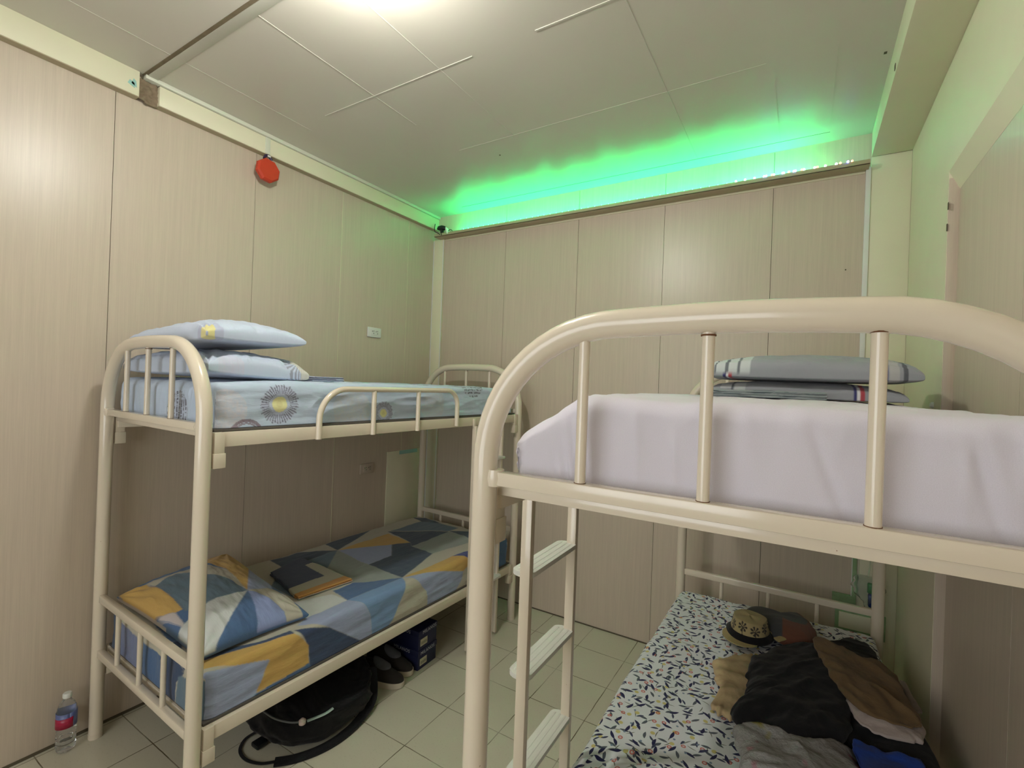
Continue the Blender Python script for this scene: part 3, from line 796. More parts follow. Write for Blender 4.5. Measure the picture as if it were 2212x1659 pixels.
PIL = [
('O',[(0.047,0.049),(0.086,0.123),(0.246,0.128),(0.39,0.126),(0.505,0.114),(0.492,0.093),(0.438,0.07),(0.366,0.055),(0.231,0.045)]),
('C',[(0.095,0.124),(0.198,0.331),(0.342,0.366),(0.465,0.357),(0.581,0.329),(0.45,0.325),(0.31,0.281),(0.167,0.221),(0.199,0.131)]),
('S',[(0.199,0.131),(0.167,0.221),(0.31,0.281),(0.389,0.315),(0.581,0.329),(0.553,0.219),(0.571,0.162),(0.524,0.113),(0.39,0.126)]),
('O',[(-0.008,0.429),(0.013,0.473),(0.088,0.519),(0.244,0.485),(0.299,0.488),(0.581,0.329),(0.471,0.35),(0.327,0.365),(0.177,0.345)]),
('S',[(-0.01,0.461),(-0.018,0.538),(0.088,0.519)]),
('L',[(0.263,0.507),(0.444,0.498),(0.595,0.432),(0.586,0.334),(0.581,0.329)]),
('C',[(0.581,0.329),(0.595,0.432),(0.675,0.471),(0.833,0.444),(0.838,0.379),(0.734,0.384),(0.639,0.361)]),
('V',[(0.581,0.329),(0.639,0.361),(0.734,0.384),(0.838,0.379),(0.845,0.347),(0.809,0.239),(0.775,0.268),(0.694,0.3)]),
('M',[(0.581,0.329),(0.694,0.3),(0.775,0.268),(0.816,0.236),(0.789,0.064),(0.791,0.113)]),
('W',[(0.581,0.329),(0.553,0.219),(0.56,0.162),(0.60,0.06),(0.79,0.03),(0.83,0.05),(0.791,0.107)]),
('R',[(0.438,0.07),(0.492,0.093),(0.585,0.085),(0.605,0.074),(0.413,0.06)]),
]
def pil_low(X, Y, U, Vv, side):
    C = paint(X, Y, PAL['M'], PIL, PAL)
    C[side < 0] = PAL['M']
    m = (side < 0) & (Vv < -.3) & (U < .2); C[m] = PAL['R']
    return C
PL = ((.040, .045, .606), (.800, .050, .600), (.048, .505, .672), (.805, .475, .592))
pillow('pillow', PL, .082, M_GEO, 'l', 'pillow in blue, ochre and white geometric case on the lower left bunk', pil_low, seed=4, wr=.004, flatb=.42)

def sun_pil(seed):
    def fn(X, Y, U, Vv, side):
        C = np.zeros(X.shape+(3,)); C[:] = srgb((194, 206, 226)); S_, T_ = Y, X
        spots = {1: [(.045, .775, .05, 'y'), (.28, .3, .06, 'b'), (.20, .5, .05, 'p')], 2: [(.43, .76, .09, 's'), (.12, .80, .05, 'p'), (.10, .1, .06, 's'), (.3, .45, .07, 'b')]}[seed]
        for a, b, R, k in spots:
            q = np.hypot(S_-a, T_-b); an = np.arctan2(T_-b, S_-a)
            if k == 'y':
                m = (q < R)*.35; C = C*(1-m[..., None])+np.array(srgb((150, 140, 176)))*m[..., None]
                m = (q < R*.5)*1.0; C = C*(1-m[..., None])+np.array(srgb((222, 214, 150)))*m[..., None]
            elif k == 's':
                m = (q < R)*(np.cos(an*40) > 0)*(q > R*.2)*.6; C = C*(1-m[..., None])+np.array(srgb((110, 106, 116)))*m[..., None]
                m = (q < R*.55)*.7; C = C*(1-m[..., None])+np.array(srgb((214, 210, 190)))*m[..., None]
            else:
                m = (q < R)*.4*(.8+.3*vnoise(S_*150, T_*150, 2)); C = C*(1-m[..., None])+np.array(srgb((206, 196, 214)))*m[..., None]
        return C
    return fn
pillow('pillow', ((.050, .035, 1.634), (.815, .035, 1.640), (.050, .435, 1.630), (.805, .435, 1.618)), .079, M_SUN, 'l', 'lower pillow of the pale blue pair on the upper left bunk', sun_pil(2), seed=12, flatb=.46, bw=.10, wr=.006, pw=.30)
pillow('pillow', ((.055, .030, 1.730), (.800, .030, 1.756), (.060, .425, 1.746), (.800, .420, 1.758)), .076, M_SUN, 'l', 'upper pillow of the pale blue pair, with a yellow spot at its near end', sun_pil(1), seed=15, flatb=.38, bw=.13, wr=.006, pw=.32)

def grey_pil(kind):
    def fn(X, Y, U, Vv, side):
        C = np.zeros(X.shape+(3,)); C[:] = srgb((152, 156, 163))
        def put(m, col): C[m] = srgb(col)
        e = U
        if kind == 1:
            put((e < -.50) & (side > 0), (200, 208, 208))
            for c in (-.86, -.74, -.62): put((np.abs(e-c) < .013) & (side > 0), (108, 116, 122))
            put((np.abs(e+.765) < .018) & (side < 0), (44, 48, 110)); put((np.abs(e+.735) < .014) & (side < 0), (225, 225, 228)); put((np.abs(e+.70) < .020) & (side < 0), (176, 62, 74))
            put((np.abs(e-.70) < .022), (48, 48, 118)); put((np.abs(e-.66) < .018), (205, 208, 214)); put((np.abs(e-.77) < .04) & (Vv < 0), (176, 178, 178)); put(np.abs(e-.86) < .015, (84, 88, 96))
        else:
            put((np.abs(e+.80) < .06) & (Vv > -.98), (186, 190, 192)); put((np.abs(e+.64) < .06), (186, 190, 192)); put((np.abs(e+.72) < .014), (92, 98, 106))
            put((np.abs(e-.53) < .018), (44, 48, 110)); put((np.abs(e-.565) < .014), (225, 225, 228)); put((np.abs(e-.60) < .018), (176, 62, 74))
        return C
    return fn
pillow('pillow', ((.225, 1.215, 1.612), (.845, 1.225, 1.606), (.200, 1.640, 1.612), (.870, 1.640, 1.606)), .054, M_GREY, 'r', 'flatter grey pillow under the striped one on the upper right bunk', grey_pil(2), seed=31, flatb=.22, bw=.10, wr=.003, pw=.26)
pillow('pillow', ((.205, 1.190, 1.688), (.878, 1.200, 1.683), (.190, 1.640, 1.688), (.892, 1.640, 1.685)), .078, M_GREY, 'r', 'grey pillow with white and navy stripes, top of the pair on the upper right bunk', grey_pil(1), seed=33, flatb=.30, bw=.11, wr=.004, pw=.27)

# ------------------------------------------------------------------ folded cloths
def folded(name, corners, th, layers, mat, which, label, cat, colfn=None, wr=.002, seed=0, n=60):
    """a folded stack of cloth: rounded slabs, one above the other, in one mesh"""
    c00, c10, c01, c11 = [np.array(c, float) for c in corners]
    allV = []; rows = []
    for L_ in range(layers):
        u = np.linspace(-1, 1, n); ins = .02*random.random(); s = (u+1)/2
        sec = [(t_, 1.0) for t_ in np.linspace(.02, .98, 48)]+[(.98+.02*math.sin(a), math.cos(a)) for a in np.linspace(.2, PI-.2, 7)]
        sec += [(t_, -1.0) for t_ in np.linspace(.98, .02, 48)]+[(.02-.02*math.sin(a), -math.cos(a)) for a in np.linspace(.2, PI-.2, 7)]
        P = np.zeros((len(sec), n, 3))
        endk = np.clip((1-np.abs(u))/.03, 0, 1)**.5; ss = s*(1-ins)+ins/2
        for i, (tt_, zc_) in enumerate(sec):
            tq = tt_*(1-ins)+ins/2
            P[i] = (c00*((1-ss)*(1-tq))[:, None]+c10*(ss*(1-tq))[:, None]+c01*((1-ss)*tq)[:, None]+c11*(ss*tq)[:, None])
            P[i, :, 2] += th/2+L_*th+zc_*th/2*endk+wr*.5*fbm(ss*6+L_, np.full(n, tq*5.0), seed+L_, 3)
            P[i, :, 1] += .004*fbm(ss*5+3*L_, np.full(n, 1.0), seed+7)
        allV.append(P)
    bm = bmesh.new(); cols = []
    for P in allV:
        k, n_, _ = P.shape; vs = [[bm.verts.new(P[i, j]) for j in range(n_)] for i in range(k)]
        for i in range(k):
            for j in range(n_-1): bm.faces.new((vs[i][j], vs[(i+1) % k][j], vs[(i+1) % k][j+1], vs[i][j+1]))
        bm.faces.new([vs[i][0] for i in range(k)]); bm.faces.new([vs[i][-1] for i in range(k)][::-1])
    o = finish(name, bm, mat, angle=60)
    if colfn:
        me = o.data; co = np.zeros(len(me.vertices)*3); me.vertices.foreach_get('co', co); co = co.reshape(-1, 3)
        at = me.color_attributes.new('dye', 'FLOAT_COLOR', 'POINT'); cc = colfn(co[:, 0], co[:, 1], co[:, 2])
        at.data.foreach_set('color', np.concatenate([cc, np.ones((len(cc), 1))], 1).reshape(-1).astype(np.float32))
    place(o, which); tag(o, label, cat); return o

def c_sun(x, y, z):
    C = np.zeros((len(x), 3)); C[:] = srgb((176, 186, 208)); m = vnoise(x*30, z*600, 4) > .1; C[m] = srgb((92, 96, 120)); return C
folded('folded_sheet', ((.50, .36, 1.5935), (.79, .40, 1.5935), (.50, .655, 1.5915), (.775, .635, 1.5915)), .0075, 3, M_SUN, 'l', 'dark-edged folded sheet sticking out under the pale blue pillows', 'sheet', c_sun)
FC = ((.245, .625, .5715), (.615, .545, .5700), (.175, .845, .5715), (.640, .835, .5700))
def c_geo(x, y, z):
    C = np.zeros((len(x), 3)); C[:] = srgb((42, 56, 82))
    m = (x > .50) | ((x > .30) & (y > .80-.1*(x-.2))); C[m] = srgb((176, 172, 148))
    m = (x > .575+.03*(y-.6)); C[m] = srgb((196, 140, 66)); m = (x > .60) & (z < .5775); C[m] = srgb((150, 156, 160)); return C
folded('folded_pillowcase', FC, .0095, 2, M_GEO, 'l', 'folded navy, beige and ochre cloth beside the geometric pillow', 'pillowcase', c_geo, n=120)
def c_gr(x, y, z):
    C = np.zeros((len(x), 3)); C[:] = srgb((136, 146, 148)); m = vnoise(x*12, z*700, 9) > .35; C[m] = srgb((84, 98, 104)); return C
folded('folded_sheet', ((.262, 1.055, 1.5975), (.615, 1.085, 1.5965), (.26, 1.195, 1.5975), (.615, 1.20, 1.5965)), .0085, 3, M_GREY, 'r', 'folded grey sheet lying in front of the grey pillows', 'sheet', c_gr)

# ------------------------------------------------------------------ clothes on the lower right bunk
def garment(name, outline, z0, H, mat, label, cat, seed=0, fold=.010, which='r', rag=.006, dirn=(1, 0), pw=.5, dome=1.0, nseg=12, colfn=None):
    """a heap of cloth with the given outline (bed coordinates)"""
    P = np.array(smooth_path(outline, nseg, True)); n = len(P); c = P.mean(0)
    rad = np.hypot(*(P-c).T); ang = np.arange(n)
    P = c+(P-c)*(1+(rag/np.maximum(rad, .03))*(fbm(ang*.35, np.full(n, seed*1.0), seed, 2)))[:, None]
    R = np.concatenate([np.linspace(0.0, .8, 24), np.linspace(.83, 1, 12)])
    V = np.zeros((n, len(R)+1, 3))
    for j, q in enumerate(R):
        xy = c+(P-c)*max(q, 1e-3)
        ds = dirn[0]*xy[:, 0]+dirn[1]*xy[:, 1]; dt = -dirn[1]*xy[:, 0]+dirn[0]*xy[:, 1]
        f = fold*.9*(ridge(ds*4, dt*11, seed, 3)-.5)+fold*.35*fbm(xy[:, 0]*14, xy[:, 1]*14, seed+2, 4)
        prof = (1-q**3.2)**pw
        z = z0+.006+(H-.006)*prof*(dome*.5+.5)+f*min(1, prof*2.2)
        V[:, j, :2] = xy; V[:, j, 2] = np.maximum(z, z0+.002)
    V[:, -1, :2] = c+(P-c)*.985; V[:, -1, 2] = z0
    C = colfn(V[..., 0], V[..., 1], V[..., 2]) if colfn else None
    o = grid_mesh(name, V, mat, closed_u=True, colors=C, uv=V[..., :2].copy())
    place(o, which); tag(o, label, cat); return o
M_BLACKC = fabric('black_cotton', (25, 25, 27), .2)
M_BEIGE = fabric('beige_linen', (190, 166, 128), .15)
M_BROWN = fabric('brown_linen', (116, 94, 64), .22)
M_GREYW = fabric('off_white_cotton', (186, 172, 164), .15)
M_DARKT = fabric('black_twill', (18, 19, 22), .3)
M_BLUEC = fabric('blue_cotton', (34, 66, 150), .3)
M_LSTRIP = fabric('pale_grey_strap', (160, 150, 142), .15)
ZM = .543
garment('trousers', [(.70, 1.16), (.80, 1.16), (.895, 1.20), (.915, .95), (.91, .72), (.80, .70), (.74, .85), (.69, .98)], ZM-.002, .034, M_DARKT, 'black trousers bunched at the wall side of the lower right bunk', 'trousers', 5, .010)
garment('blue_shirt', [(.70, .985), (.78, .985), (.865, .99), (.875, .90), (.86, .78), (.74, .78), (.715, .87)], ZM+.030, .022, M_BLUEC, 'blue shirt on the black trousers', 'shirt', 8, .010)
garment('beige_shirt', [(.278, 1.235), (.330, 1.325), (.395, 1.385), (.435, 1.30), (.435, 1.02), (.40, .94), (.345, .930), (.308, .975), (.328, 1.06), (.305, 1.13)], ZM-.002, .030, M_BEIGE, 'crumpled beige shirt showing from under the black shirt', 'shirt', 11, .012, rag=.012)
garment('black_jacket', [(.60, 1.60), (.70, 1.735), (.765, 1.79), (.825, 1.76), (.838, 1.66), (.80, 1.55), (.70, 1.47)], ZM-.002, .030, M_DARKT, 'black cloth behind the brown shirt at the far end', 'jacket', 13, .008)
garment('black_shirt', [(.405, 1.31), (.44, 1.375), (.503, 1.50), (.615, 1.585), (.700, 1.47), (.712, 1.22), (.706, 1.05), (.650, .925), (.582, .868), (.435, .850), (.375, .915), (.398, 1.00), (.408, 1.05), (.398, 1.16)], ZM+.020, .052, M_BLACKC, 'big black shirt in the middle of the clothes heap', 'shirt', 17, .014, dirn=(.6, .8))
garment('white_cloth', [(.668, 1.28), (.735, 1.20), (.80, 1.19), (.888, 1.20), (.892, 1.10), (.862, 1.075), (.775, 1.055), (.715, 1.12)], ZM+.036, .022, M_GREYW, 'off-white cloth under the brown shirt', 'shirt', 19, .008)
garment('brown_shirt', [(.615, 1.545), (.640, 1.575), (.70, 1.535), (.755, 1.49), (.815, 1.52), (.862, 1.43), (.876, 1.27), (.892, 1.16), (.865, 1.11), (.778, 1.10), (.720, 1.13), (.672, 1.25), (.632, 1.39)], ZM+.060, .030, M_BROWN, 'brown crumpled shirt on the right of the clothes heap', 'shirt', 23, .012, dirn=(.5, -.86))
garment('strap', [(.885, 1.50), (.905, 1.52), (.915, 1.42), (.925, 1.34), (.90, 1.33), (.895, 1.42)], ZM+.002, .014, M_LSTRIP, 'pale grey cloth strip between brown shirt and wall', 'cloth', 25, .003)

def bag_floral():
    t = NT('printed_plastic'); o = t.obj()
    a = t.mix(t.noise(o, 18, 4, .7), srgb((146, 144, 140)), srgb((204, 202, 200)))
    a = t.mix(t.rng(t.noise(t.mapping(o, (1, 1, 1), loc=(3, 1, 0)), 9, 2), .60, .66), a, srgb((196, 92, 128)))
    a = t.mix(t.rng(t.noise(t.mapping(o, (1, 1, 1), loc=(8, 2, 0)), 10, 2), .62, .68), a, srgb((168, 158, 80)))
    t.set(color=a, rough=.25, trans=.25, spec=.6); t.bump(t.noise(o, 30, 5, .7), .6, .02)
    return t.m
garment('plastic_bag', [(.395, .885), (.47, .915), (.58, .92), (.655, .965), (.70, .975), (.735, .90), (.735, .78), (.68, .62), (.52, .60), (.44, .68), (.415, .78)], ZM-.002, .058, bag_floral(), 'crinkled clear plastic bag with pink and yellow print', 'bag', 29, .016)
garment('crumpled_sheet', [(.055, .53), (.13, .60), (.215, .615), (.29, .585), (.36, .50), (.42, .36), (.30, .25), (.10, .25), (.05, .38)], ZM-.004, .040, M_FLORAL, 'crumpled floral cover at the near end of the lower right bunk', 'blanket', 37, .020, dirn=(.8, .6))
M_NECKD = fabric('charcoal_fleece', (60, 62, 64), .12); 
def neck_col(x, y, z):
    C = np.zeros(x.shape+(3,)); C[:] = srgb((58, 60, 62)); m = ((x-.53)**2/.0095+(y-1.78+.3*(x-.5))**2/.012) > .50; C[m & (x > .50)] = srgb((112, 62, 36)); return C
garment('neck_pillow', [(.345, 1.79), (.40, 1.825), (.455, 1.80), (.495, 1.80), (.555, 1.865), (.600, 1.83), (.632, 1.70), (.60, 1.60), (.50, 1.575), (.40, 1.66)], ZM, .060, M_GREY, 'charcoal and rust brown cushion behind the palm print hat', 'cushion', 41, .003, colfn=neck_col, pw=.45)

# hat with palm print
hat = thing('sun_hat', 'sand coloured cap with black palm tree print beside the black shirt', 'hat', (0, 0, 0)); place(hat, 'r')
hc = (.378, 1.580, ZM+.004)
def dome(n=72, m=26):
    a = np.linspace(0, 2*PI, n+1)[:-1]; V = np.zeros((n, m, 3)); 
    for j in range(m):
        f_ = j/(m-1)
        if f_ < .45: r_ = .074*(f_/.45)**.9; z = .092-.006*(f_/.45)**3
        else: g = (f_-.45)/.55; r_ = .074+.017*g; z = .086-.075*g
        V[:, j, 0] = hc[0]+(r_+.003*np.sin(a*5)*(f_ > .3))*np.cos(a); V[:, j, 1] = hc[1]+(r_*1.12)*np.sin(a); V[:, j, 2] = hc[2]+z+.004*np.sin(a*3+1)*(1-f_)
    return V, a
V, a = dome(160, 60)
C = np.zeros(V.shape[:2]+(3,)); C[:] = srgb((178, 160, 112))
AA, FF = np.meshgrid(a, np.linspace(0, 1, V.shape[1]), indexing='ij')
tc = np.zeros(AA.shape, bool)
for k in range(9):
    ac = k*2*PI/9+.2; fc = .62+.06*(k % 2)
    dx = (np.angle(np.exp(1j*(AA-ac))))*.085; dy = (FF-fc)*.14
    q = np.hypot(dx, dy); an = np.arctan2(dy, dx)
    tc |= (q < .024*(.55+.45*np.abs(np.cos(an*3.5)))) & (np.abs(np.cos(an*3.5)) > .55) | ((np.abs(dx-.25*dy*0-.06*dy) < .0022) & (dy > 0) & (dy < .040))
C[tc] = srgb((44, 36, 26))
rd = np.hypot(np.angle(np.exp(1j*(AA-1.2)))*.085, (FF-.85)*.14) < .006; C[rd] = srgb((140, 40, 34))
grid_mesh('crown', V, M_HAT, hat, colors=C, closed_u=True, uv=V[..., :2])
bm = bmesh.new()
n = 64
for (r1, r2, z1, z2) in ((.0885, .108, .030, .001),):
    A = [bm.verts.new((hc[0]+r1*math.cos(2*PI*k/n), hc[1]+r1*1.12*math.sin(2*PI*k/n), hc[2]+z1)) for k in range(n)]
    B = [bm.verts.new((hc[0]+(r2+.004*math.sin(6*PI*k/n))*math.cos(2*PI*k/n), hc[1]+(r2*1.14)*math.sin(2*PI*k/n), hc[2]+z2+.008)) for k in range(n)]
    D_ = [bm.verts.new((v.co.x, v.co.y, v.co.z-.007)) for v in B]; E_ = [bm.verts.new((v.co.x, v.co.y, hc[2]+.003)) for v in A]
    for k in range(n):
        k2 = (k+1) % n; bm.faces.new((A[k], A[k2], B[k2], B[k])); bm.faces.new((B[k], B[k2], D_[k2], D_[k])); bm.faces.new((D_[k], D_[k2], E_[k2], E_[k]))
c = finish('hat_band', bm, M_BLACKC, hat); c['label'] = 'black band around the hat'
bm = bmesh.new(); A = []; B = []
angs = [-3.1+k*2.0/24 for k in range(25)]
for z in (0, .004):
    A.append([bm.verts.new((hc[0]+.098*math.cos(t_), hc[1]+.11*math.sin(t_), hc[2]+z+.002)) for t_ in angs])
    B.append([bm.verts.new((hc[0]+(.098+.045*math.sin(PI*k/24)**.6)*math.cos(t_), hc[1]+(.11+.060*math.sin(PI*k/24)**.6)*math.sin(t_), hc[2]+z+.002)) for k, t_ in enumerate(angs)])
for k in range(24):
    bm.faces.new((A[0][k], A[0][k+1], B[0][k+1], B[0][k])); bm.faces.new((A[1][k], B[1][k], B[1][k+1], A[1][k+1])); bm.faces.new((B[0][k], B[0][k+1], B[1][k+1], B[1][k])); bm.faces.new((A[0][k], A[1][k], A[1][k+1], A[0][k+1]))
bmesh.ops.remove_doubles(bm, verts=bm.verts[:], dist=1e-5)
finish('visor', bm, fabric('sand_cotton', (178, 160, 112), .1), hat)
bm = bmesh.new(); tube(bm, smooth_path([(hc[0]+.085, hc[1]+.03, hc[2]+.02), (hc[0]+.13, hc[1]+.06, hc[2]+.03), (hc[0]+.155, hc[1]+.02, hc[2]+.026), (hc[0]+.12, hc[1]-.03, hc[2]+.02)], 6), .018, 10, flat=.35); finish('ear_flap', bm, fabric('sand_cotton_flap', (178, 160, 112), .1), hat)

for ch in hat.children:
    me = ch.data; co = np.zeros(len(me.vertices)*3); me.vertices.foreach_get('co', co); co = co.reshape(-1, 3)
    co = np.array(hc)+(co-np.array(hc))*.88; me.vertices.foreach_set('co', co.reshape(-1)); me.update()

# transparent bag hanging behind the far post
hb = thing('hanging_plastic_bag', 'clear plastic bag with green and blue packets hanging at the back right corner', 'bag', (0, 0, 0))
t = NT('clear_plastic'); t.set(color=(.85, .92, .88), rough=.12, trans=.92, ior=1.12, spec=.6); t.bump(t.noise(t.obj(), 60, 4, .7), .4, .01)
V = np.zeros((40, 26, 3))
for i in range(40):
    a = 2*PI*i/40
    for j in range(26):
        g = j/25; wv = (.022+.044*math.sin(PI*min(1, g*1.15+.12))**.7)*(1 if g < .97 else .3); 
        x_ = 2.975+.014*g; V[i, j] = (x_+wv*math.cos(a)*(1+.1*math.sin(a*4+j)), .285+wv*.5*math.sin(a)*(1+.12*math.sin(a*3+j*.7)), .715-.165*g)
o = grid_mesh('bag_skin', V, t.m, hb, closed_u=True)
for (dx, z0, z1, c_, nm) in ((.004, .63, .685, (28, 110, 44), 'green_packet'), (.008, .565, .628, (24, 52, 110), 'blue_packet')):
    bm = bmesh.new(); box(bm, 2.972+dx, 3.018+dx, .272, .298, z0, z1, .010, seg=3); finish(nm, bm, plain(nm, c_, .25, .3, 60), hb)
bm = bmesh.new(); tube(bm, [(2.978, .29, .712), (2.985, .30, .76), (2.99, .322, .80)], .003, 8); finish('handle', bm, t.m, hb)

# ================================================================== FLOOR THINGS
# shoe boxes
M_NAVY = plain('navy_card', (22, 28, 66), .55, .12)
M_LBL = plain('box_label', (196, 192, 164), .6, .2, 150)
M_TXT = plain('silver_print', (178, 182, 190), .5)
M_TXTD = plain('label_print', (120, 116, 100), .7)
def text_mesh(s, size, name='lettering'):
    cu = bpy.data.curves.new(name, 'FONT'); cu.body = s; cu.size = size; cu.align_x = 'CENTER'; cu.align_y = 'CENTER'; cu.extrude = .0003; cu.resolution_u = 3; cu.space_character = 1.12
    to = bpy.data.objects.new('tmp', cu); COL.objects.link(to)
    dg = bpy.context.evaluated_depsgraph_get(); dg.update()
    me = bpy.data.meshes.new_from_object(to.evaluated_get(dg)); bpy.data.objects.remove(to); bpy.data.curves.remove(cu); me.materials.clear(); return me
def shoe_box(z, label, topmost):
    b = thing('shoe_box', label, 'shoe box', (.895, -.604, z), .03)
    bm = bmesh.new(); box(bm, -.320, -.003, -.079, .079, .0, .100, .0015); body = finish('body', bm, M_NAVY, b)
    bm = bmesh.new(); box(bm, -.323, 0, -.082, .082, .078, .1085, .002); lid = finish('lid', bm, M_NAVY, b)
    def put(me, name, y, zz, mat, par, front=False, x=-.15):
        o = link_mesh(name, me, mat, par)
        if front: o.matrix_local = Matrix.Translation((x, -.0825, zz)) @ Matrix.Rotation(PI/2, 4, 'X')
        else: o.matrix_local = Matrix.Translation((.0004, y, zz)) @ Matrix.Rotation(PI/2, 4, 'Z') @ Matrix.Rotation(PI/2, 4, 'X')
        return o
    if topmost:
        put(text_mesh('MILANOS', .026), 'lettering', .012, .093, M_TXT, lid)
        put(text_mesh('MILANOS', .026), 'lettering', 0, .093, M_TXT, lid, True, -.12)
    else:
        put(text_mesh('MILANOS', .026), 'lettering', .0, .088, M_TXT, lid)
        put(text_mesh('MILANOS', .026), 'lettering', 0, .093, M_TXT, lid, True, -.12)
    bm = bmesh.new(); box(bm, -.0028, -.0014, -.062, -.004, .020, .058); l_ = finish('label_sticker', bm, M_LBL, body, smooth=False)
    bm = bmesh.new()
    for k in range(9): box(bm, -.0016, -.0010, -.056+k*.0055, -.0535+k*.0055, .028, .044)
    finish('print', bm, M_TXTD, l_, smooth=False)
    return b
shoe_box(0.0, 'navy MILANOS shoe box on the floor, lower one of the stack', False)
shoe_box(0.1088, 'navy MILANOS shoe box, top one of the stack under the left bunk', True)

# shoes
M_SHOE = fabric('dark_canvas', (52, 48, 44), .15, .15, 60); M_SOLE = plain('rubber_sole', (206, 198, 178), .5); M_INS = fabric('grey_elastic', (92, 94, 98), .1, .1, 60)
def shoe_proto(label):
    s = thing('canvas_shoe', label, 'shoe', (0, 0, 0))
    def outline(x):   # half width along length 0 heel..1 toe
        return .037*(1-abs(2*x-1)**3.4)**.5*(.86+.22*x) + .0
    N_, K = 44, 22
    V = np.zeros((N_, K, 3))
    for i in range(N_):
        f = i/(N_-1); f2 = .5-.5*math.cos(PI*f); x = -.135+.27*f2; w_ = max(outline(f2), .0015)
        hgt = .075-.005*f2 if f2 < .38 else .075-.045*min(1, ((f2-.38)/.5))**.9
        hgt *= (1-abs(2*f2-1)**8)**.5*.9+.1
        for j in range(K):
            a = PI*j/(K-1); ca, sa = math.cos(a), math.sin(a)
            V[i, j] = (x, w_*math.copysign(abs(ca)**.75, ca), .022+(hgt)*abs(sa)**.8)
    up = grid_mesh('upper', V, M_SHOE, s); m_ = up.modifiers.new('t', 'SOLIDIFY'); m_.thickness = .002
    bm = bmesh.new(); n = 64; pts = []
    for k in range(n):
        a = 2*PI*k/n; f2 = .5+.5*math.cos(a); w_ = outline(f2)+.004; pts.append((-.138+.277*f2, w_*(1 if math.sin(a) >= 0 else -1) if 0 < k < n and k != n//2 else 0))
    rings = [[bm.verts.new((p[0], p[1], z+(.010*max(0, (p[0]-.09)/.05) if z < .01 else 0)*.4)) for p in pts] for z in (.0, .026)]
    for k in range(n): bm.faces.new((rings[0][k], rings[0][(k+1) % n], rings[1][(k+1) % n], rings[1][k]))
    bm.faces.new(rings[0][::-1]); bm.faces.new(rings[1]); finish('sole', bm, M_SOLE, s)
    bm = bmesh.new(); n = 32
    rings = []
    for q, dz in ((1.0, -.004), (.95, .004), (.6, .0065), (.1, .006)):
        rings.append([bm.verts.new((.018+.048*q*math.cos(2*PI*k/n), .029*q*math.sin(2*PI*k/n), .0935+dz-.33*(.048*q*math.cos(2*PI*k/n))-14*(.029*q*math.sin(2*PI*k/n))**2)) for k in range(n)])
    for a, b in zip(rings[:-1], rings[1:]):
        for k in range(n): bm.faces.new((a[k], a[(k+1) % n], b[(k+1) % n], b[k]))
    bm.faces.new(rings[-1]); finish('tongue', bm, M_INS, s)
    return s
s1 = shoe_proto('dark slip-on shoe with white sole, the one nearer the black bag'); s1.location = (.785, -.868, .0005); s1.rotation_euler = (0, 0, .28); s1.scale = (1.08, 1.12, 1.15)
def copy_tree(o, parent=None):
    c = o.copy(); COL.objects.link(c); c.parent = parent
    for ch in list(o.children): copy_tree(ch, c)
    return c
s2 = copy_tree(s1); s2['label'] = 'dark slip-on shoe with white sole, the one touching the shoe boxes'; s2.location = (.750, -.756, .0005); s2.rotation_euler = (0, 0, .20)
s1['group'] = s2['group'] = 'pair of slip-on shoes under the left bunk'

# black bag
M_NYL = fabric('black_nylon', (12, 12, 13), .3, .3, 10, .8); M_STRAP = fabric('black_webbing', (20, 20, 22), .2, .2, 60, .7)
bg = thing('backpack', 'black backpack lying on the floor under the left bunk', 'backpack', (.665, -1.215, 0), 0)
n, m = 120, 60; V = np.zeros((n, m, 3))
th = np.linspace(0, 2*PI, n+1)[:-1]
for j in range(m):
    ph = -PI/2+PI*j/(m-1); c_, s_ = math.cos(ph), math.sin(ph)
    cc = abs(c_)**.36
    rx = .296*cc; ry = .270*cc
    x = rx*np.sign(np.cos(th))*np.abs(np.cos(th))**.8; y = ry*np.sign(np.sin(th))*np.abs(np.sin(th))**.8
    z = .120+.120*math.copysign(abs(s_)**.8, s_)*np.ones(n)*(1 if s_ > 0 else 1)
    f = .014*fbm(np.cos(th)*2.4+3, np.sin(th)*2.4+j*.09, 3, 3)+.008*ridge(np.cos(th)*5, j*.12+np.sin(th)*3, 6)
    sc = 1+f/.25
    V[:, j] = np.stack([x*sc, y*sc, np.maximum(z+(f*.8 if s_ > -.5 else 0)-.10*np.clip(x/.235, 0, 1)**2*(s_ > 0)*max(s_, 0), .0008)], -1)
grid_mesh('body', V, M_NYL, bg, closed_u=True)
def strap(name, pts, wd, th_, mat, par, lab=None):
    bm = bmesh.new(); P = smooth_path(pts, 8); prev = None
    for i, p in enumerate(P):
        p = Vector(p); q = Vector(P[min(i+1, len(P)-1)]); q0 = Vector(P[max(i-1, 0)]); t_ = (q-q0).normalized(); side = t_.cross(Vector((0, 0, 1))).normalized()*wd/2; up = Vector((0, 0, th_/2))
        ring = [bm.verts.new(p+side+up), bm.verts.new(p-side+up), bm.verts.new(p-side-up), bm.verts.new(p+side-up)]
        if prev:
            for k in range(4): bm.faces.new((prev[k], prev[(k+1) % 4], ring[(k+1) % 4], ring[k]))
        else: bm.faces.new(ring)
        prev = ring
    bm.faces.new(prev[::-1]); o = finish(name, bm, mat, par, angle=35)
    if lab: o['label'] = lab
    return o
strap('shoulder_strap', [(.19, .235, .15), (.255, .18, .05), (.283, .08, .016), (.293, -.03, .006), (.278, -.13, .006), (.235, -.22, .006), (.185, -.28, .008)], .046, .008, M_STRAP, bg)
strap('thin_strap', [(.185, -.28, .010), (.14, -.315, .006), (.07, -.335, .005), (.0, -.32, .005), (-.04, -.27, .008), (-.01, -.22, .03)], .012, .004, M_STRAP, bg)
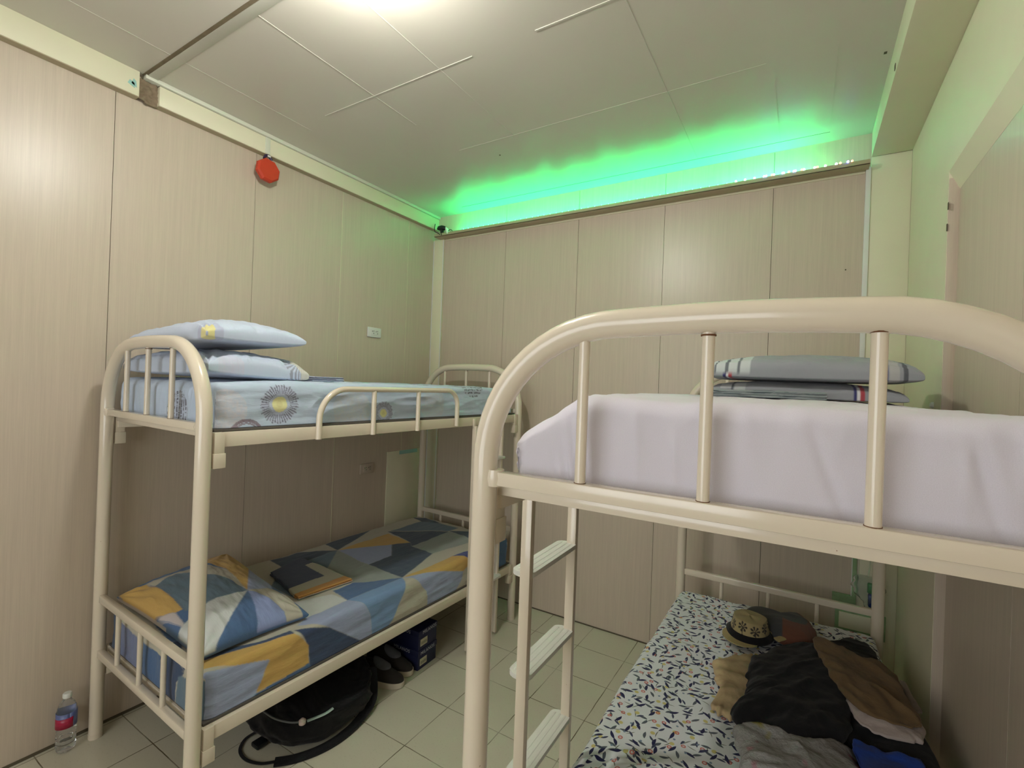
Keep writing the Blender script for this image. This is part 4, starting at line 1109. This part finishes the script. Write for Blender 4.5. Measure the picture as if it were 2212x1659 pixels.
bm = bmesh.new(); tube(bm, smooth_path([(.08, -.272, .175), (.15, -.262, .165), (.21, -.232, .156), (.242, -.196, .150)], 8), .004, 8); c = finish('zipper', bm, plain('zip_grey', (90, 94, 92), .5), bg); c['label'] = 'grey zip'
CH = (.242, -.196, .150)
bm = bmesh.new(); lathe(bm, [(.005, -.014), (.014, -.008), (.015, .006), (.006, .014)], 14, CH); c = finish('charm', bm, plain('pink_resin', (206, 186, 176), .3), bg); c['label'] = 'pale pink charm'
bm = bmesh.new(); tube(bm, smooth_path([(.252, -.18, .148), (.268, -.145, .150), (.284, -.11, .154), (.292, -.08, .162)], 4), .008, 8, flat=.5); c = finish('ribbon', bm, plain('pale_green_ribbon', (150, 170, 158), .5), bg)
bm = bmesh.new(); box(bm, .02, .07, -.285, -.235, .006, .026, .006); finish('buckle', bm, M_BLACKP, bg)

# water bottle
bt = thing('water_bottle', 'clear plastic water bottle with red and blue label on the floor', 'bottle', (.062, -1.935, .0005))
t = NT('bottle_plastic'); t.set(color=(.93, .95, .95), rough=.08, trans=.94, ior=1.18, spec=.7); t.bump(t.noise(t.obj(), 50, 3), .35, .006)
prof = [(.002, .004), (.022, .0), (.030, .006), (.033, .02)]
for k in range(4): prof += [(.0335, .028+k*.016), (.0300, .034+k*.016), (.0335, .040+k*.016)]
prof += [(.0335, .100), (.0335, .165), (.031, .182), (.024, .200), (.014, .214), (.0125, .224)]
bm = bmesh.new(); lathe(bm, prof, 32); finish('body', bm, t.m, bt)
bm = bmesh.new(); lathe(bm, [(.0148, .222), (.0158, .226), (.0155, .238), (.013, .241)], 24); finish('cap', bm, M_WHITEP, bt)
def sleeve(a0, a1, z0, z1, r_, mat, nm, sl=0.0):
    bm = bmesh.new(); A = []; B = []; n = 20
    for k in range(n+1):
        a = a0+(a1-a0)*k/n; dz = sl*k/n
        A.append(bm.verts.new((r_*math.cos(a), r_*math.sin(a), z0+dz))); B.append(bm.verts.new((r_*math.cos(a), r_*math.sin(a), z1+dz)))
    for k in range(n): bm.faces.new((A[k], A[k+1], B[k+1], B[k]))
    o = finish(nm, bm, mat, bt); m_ = o.modifiers.new('t', 'SOLIDIFY'); m_.thickness = .0006; m_.offset = 1; return o
sleeve(0, 2*PI, .105, .166, .0342, plain('label_blue', (104, 116, 168), .35, .15), 'blue_label')
sleeve(-1.75, .35, .103, .145, .0350, plain('label_red', (168, 26, 66), .35, .2, 120), 'red_label', .004)
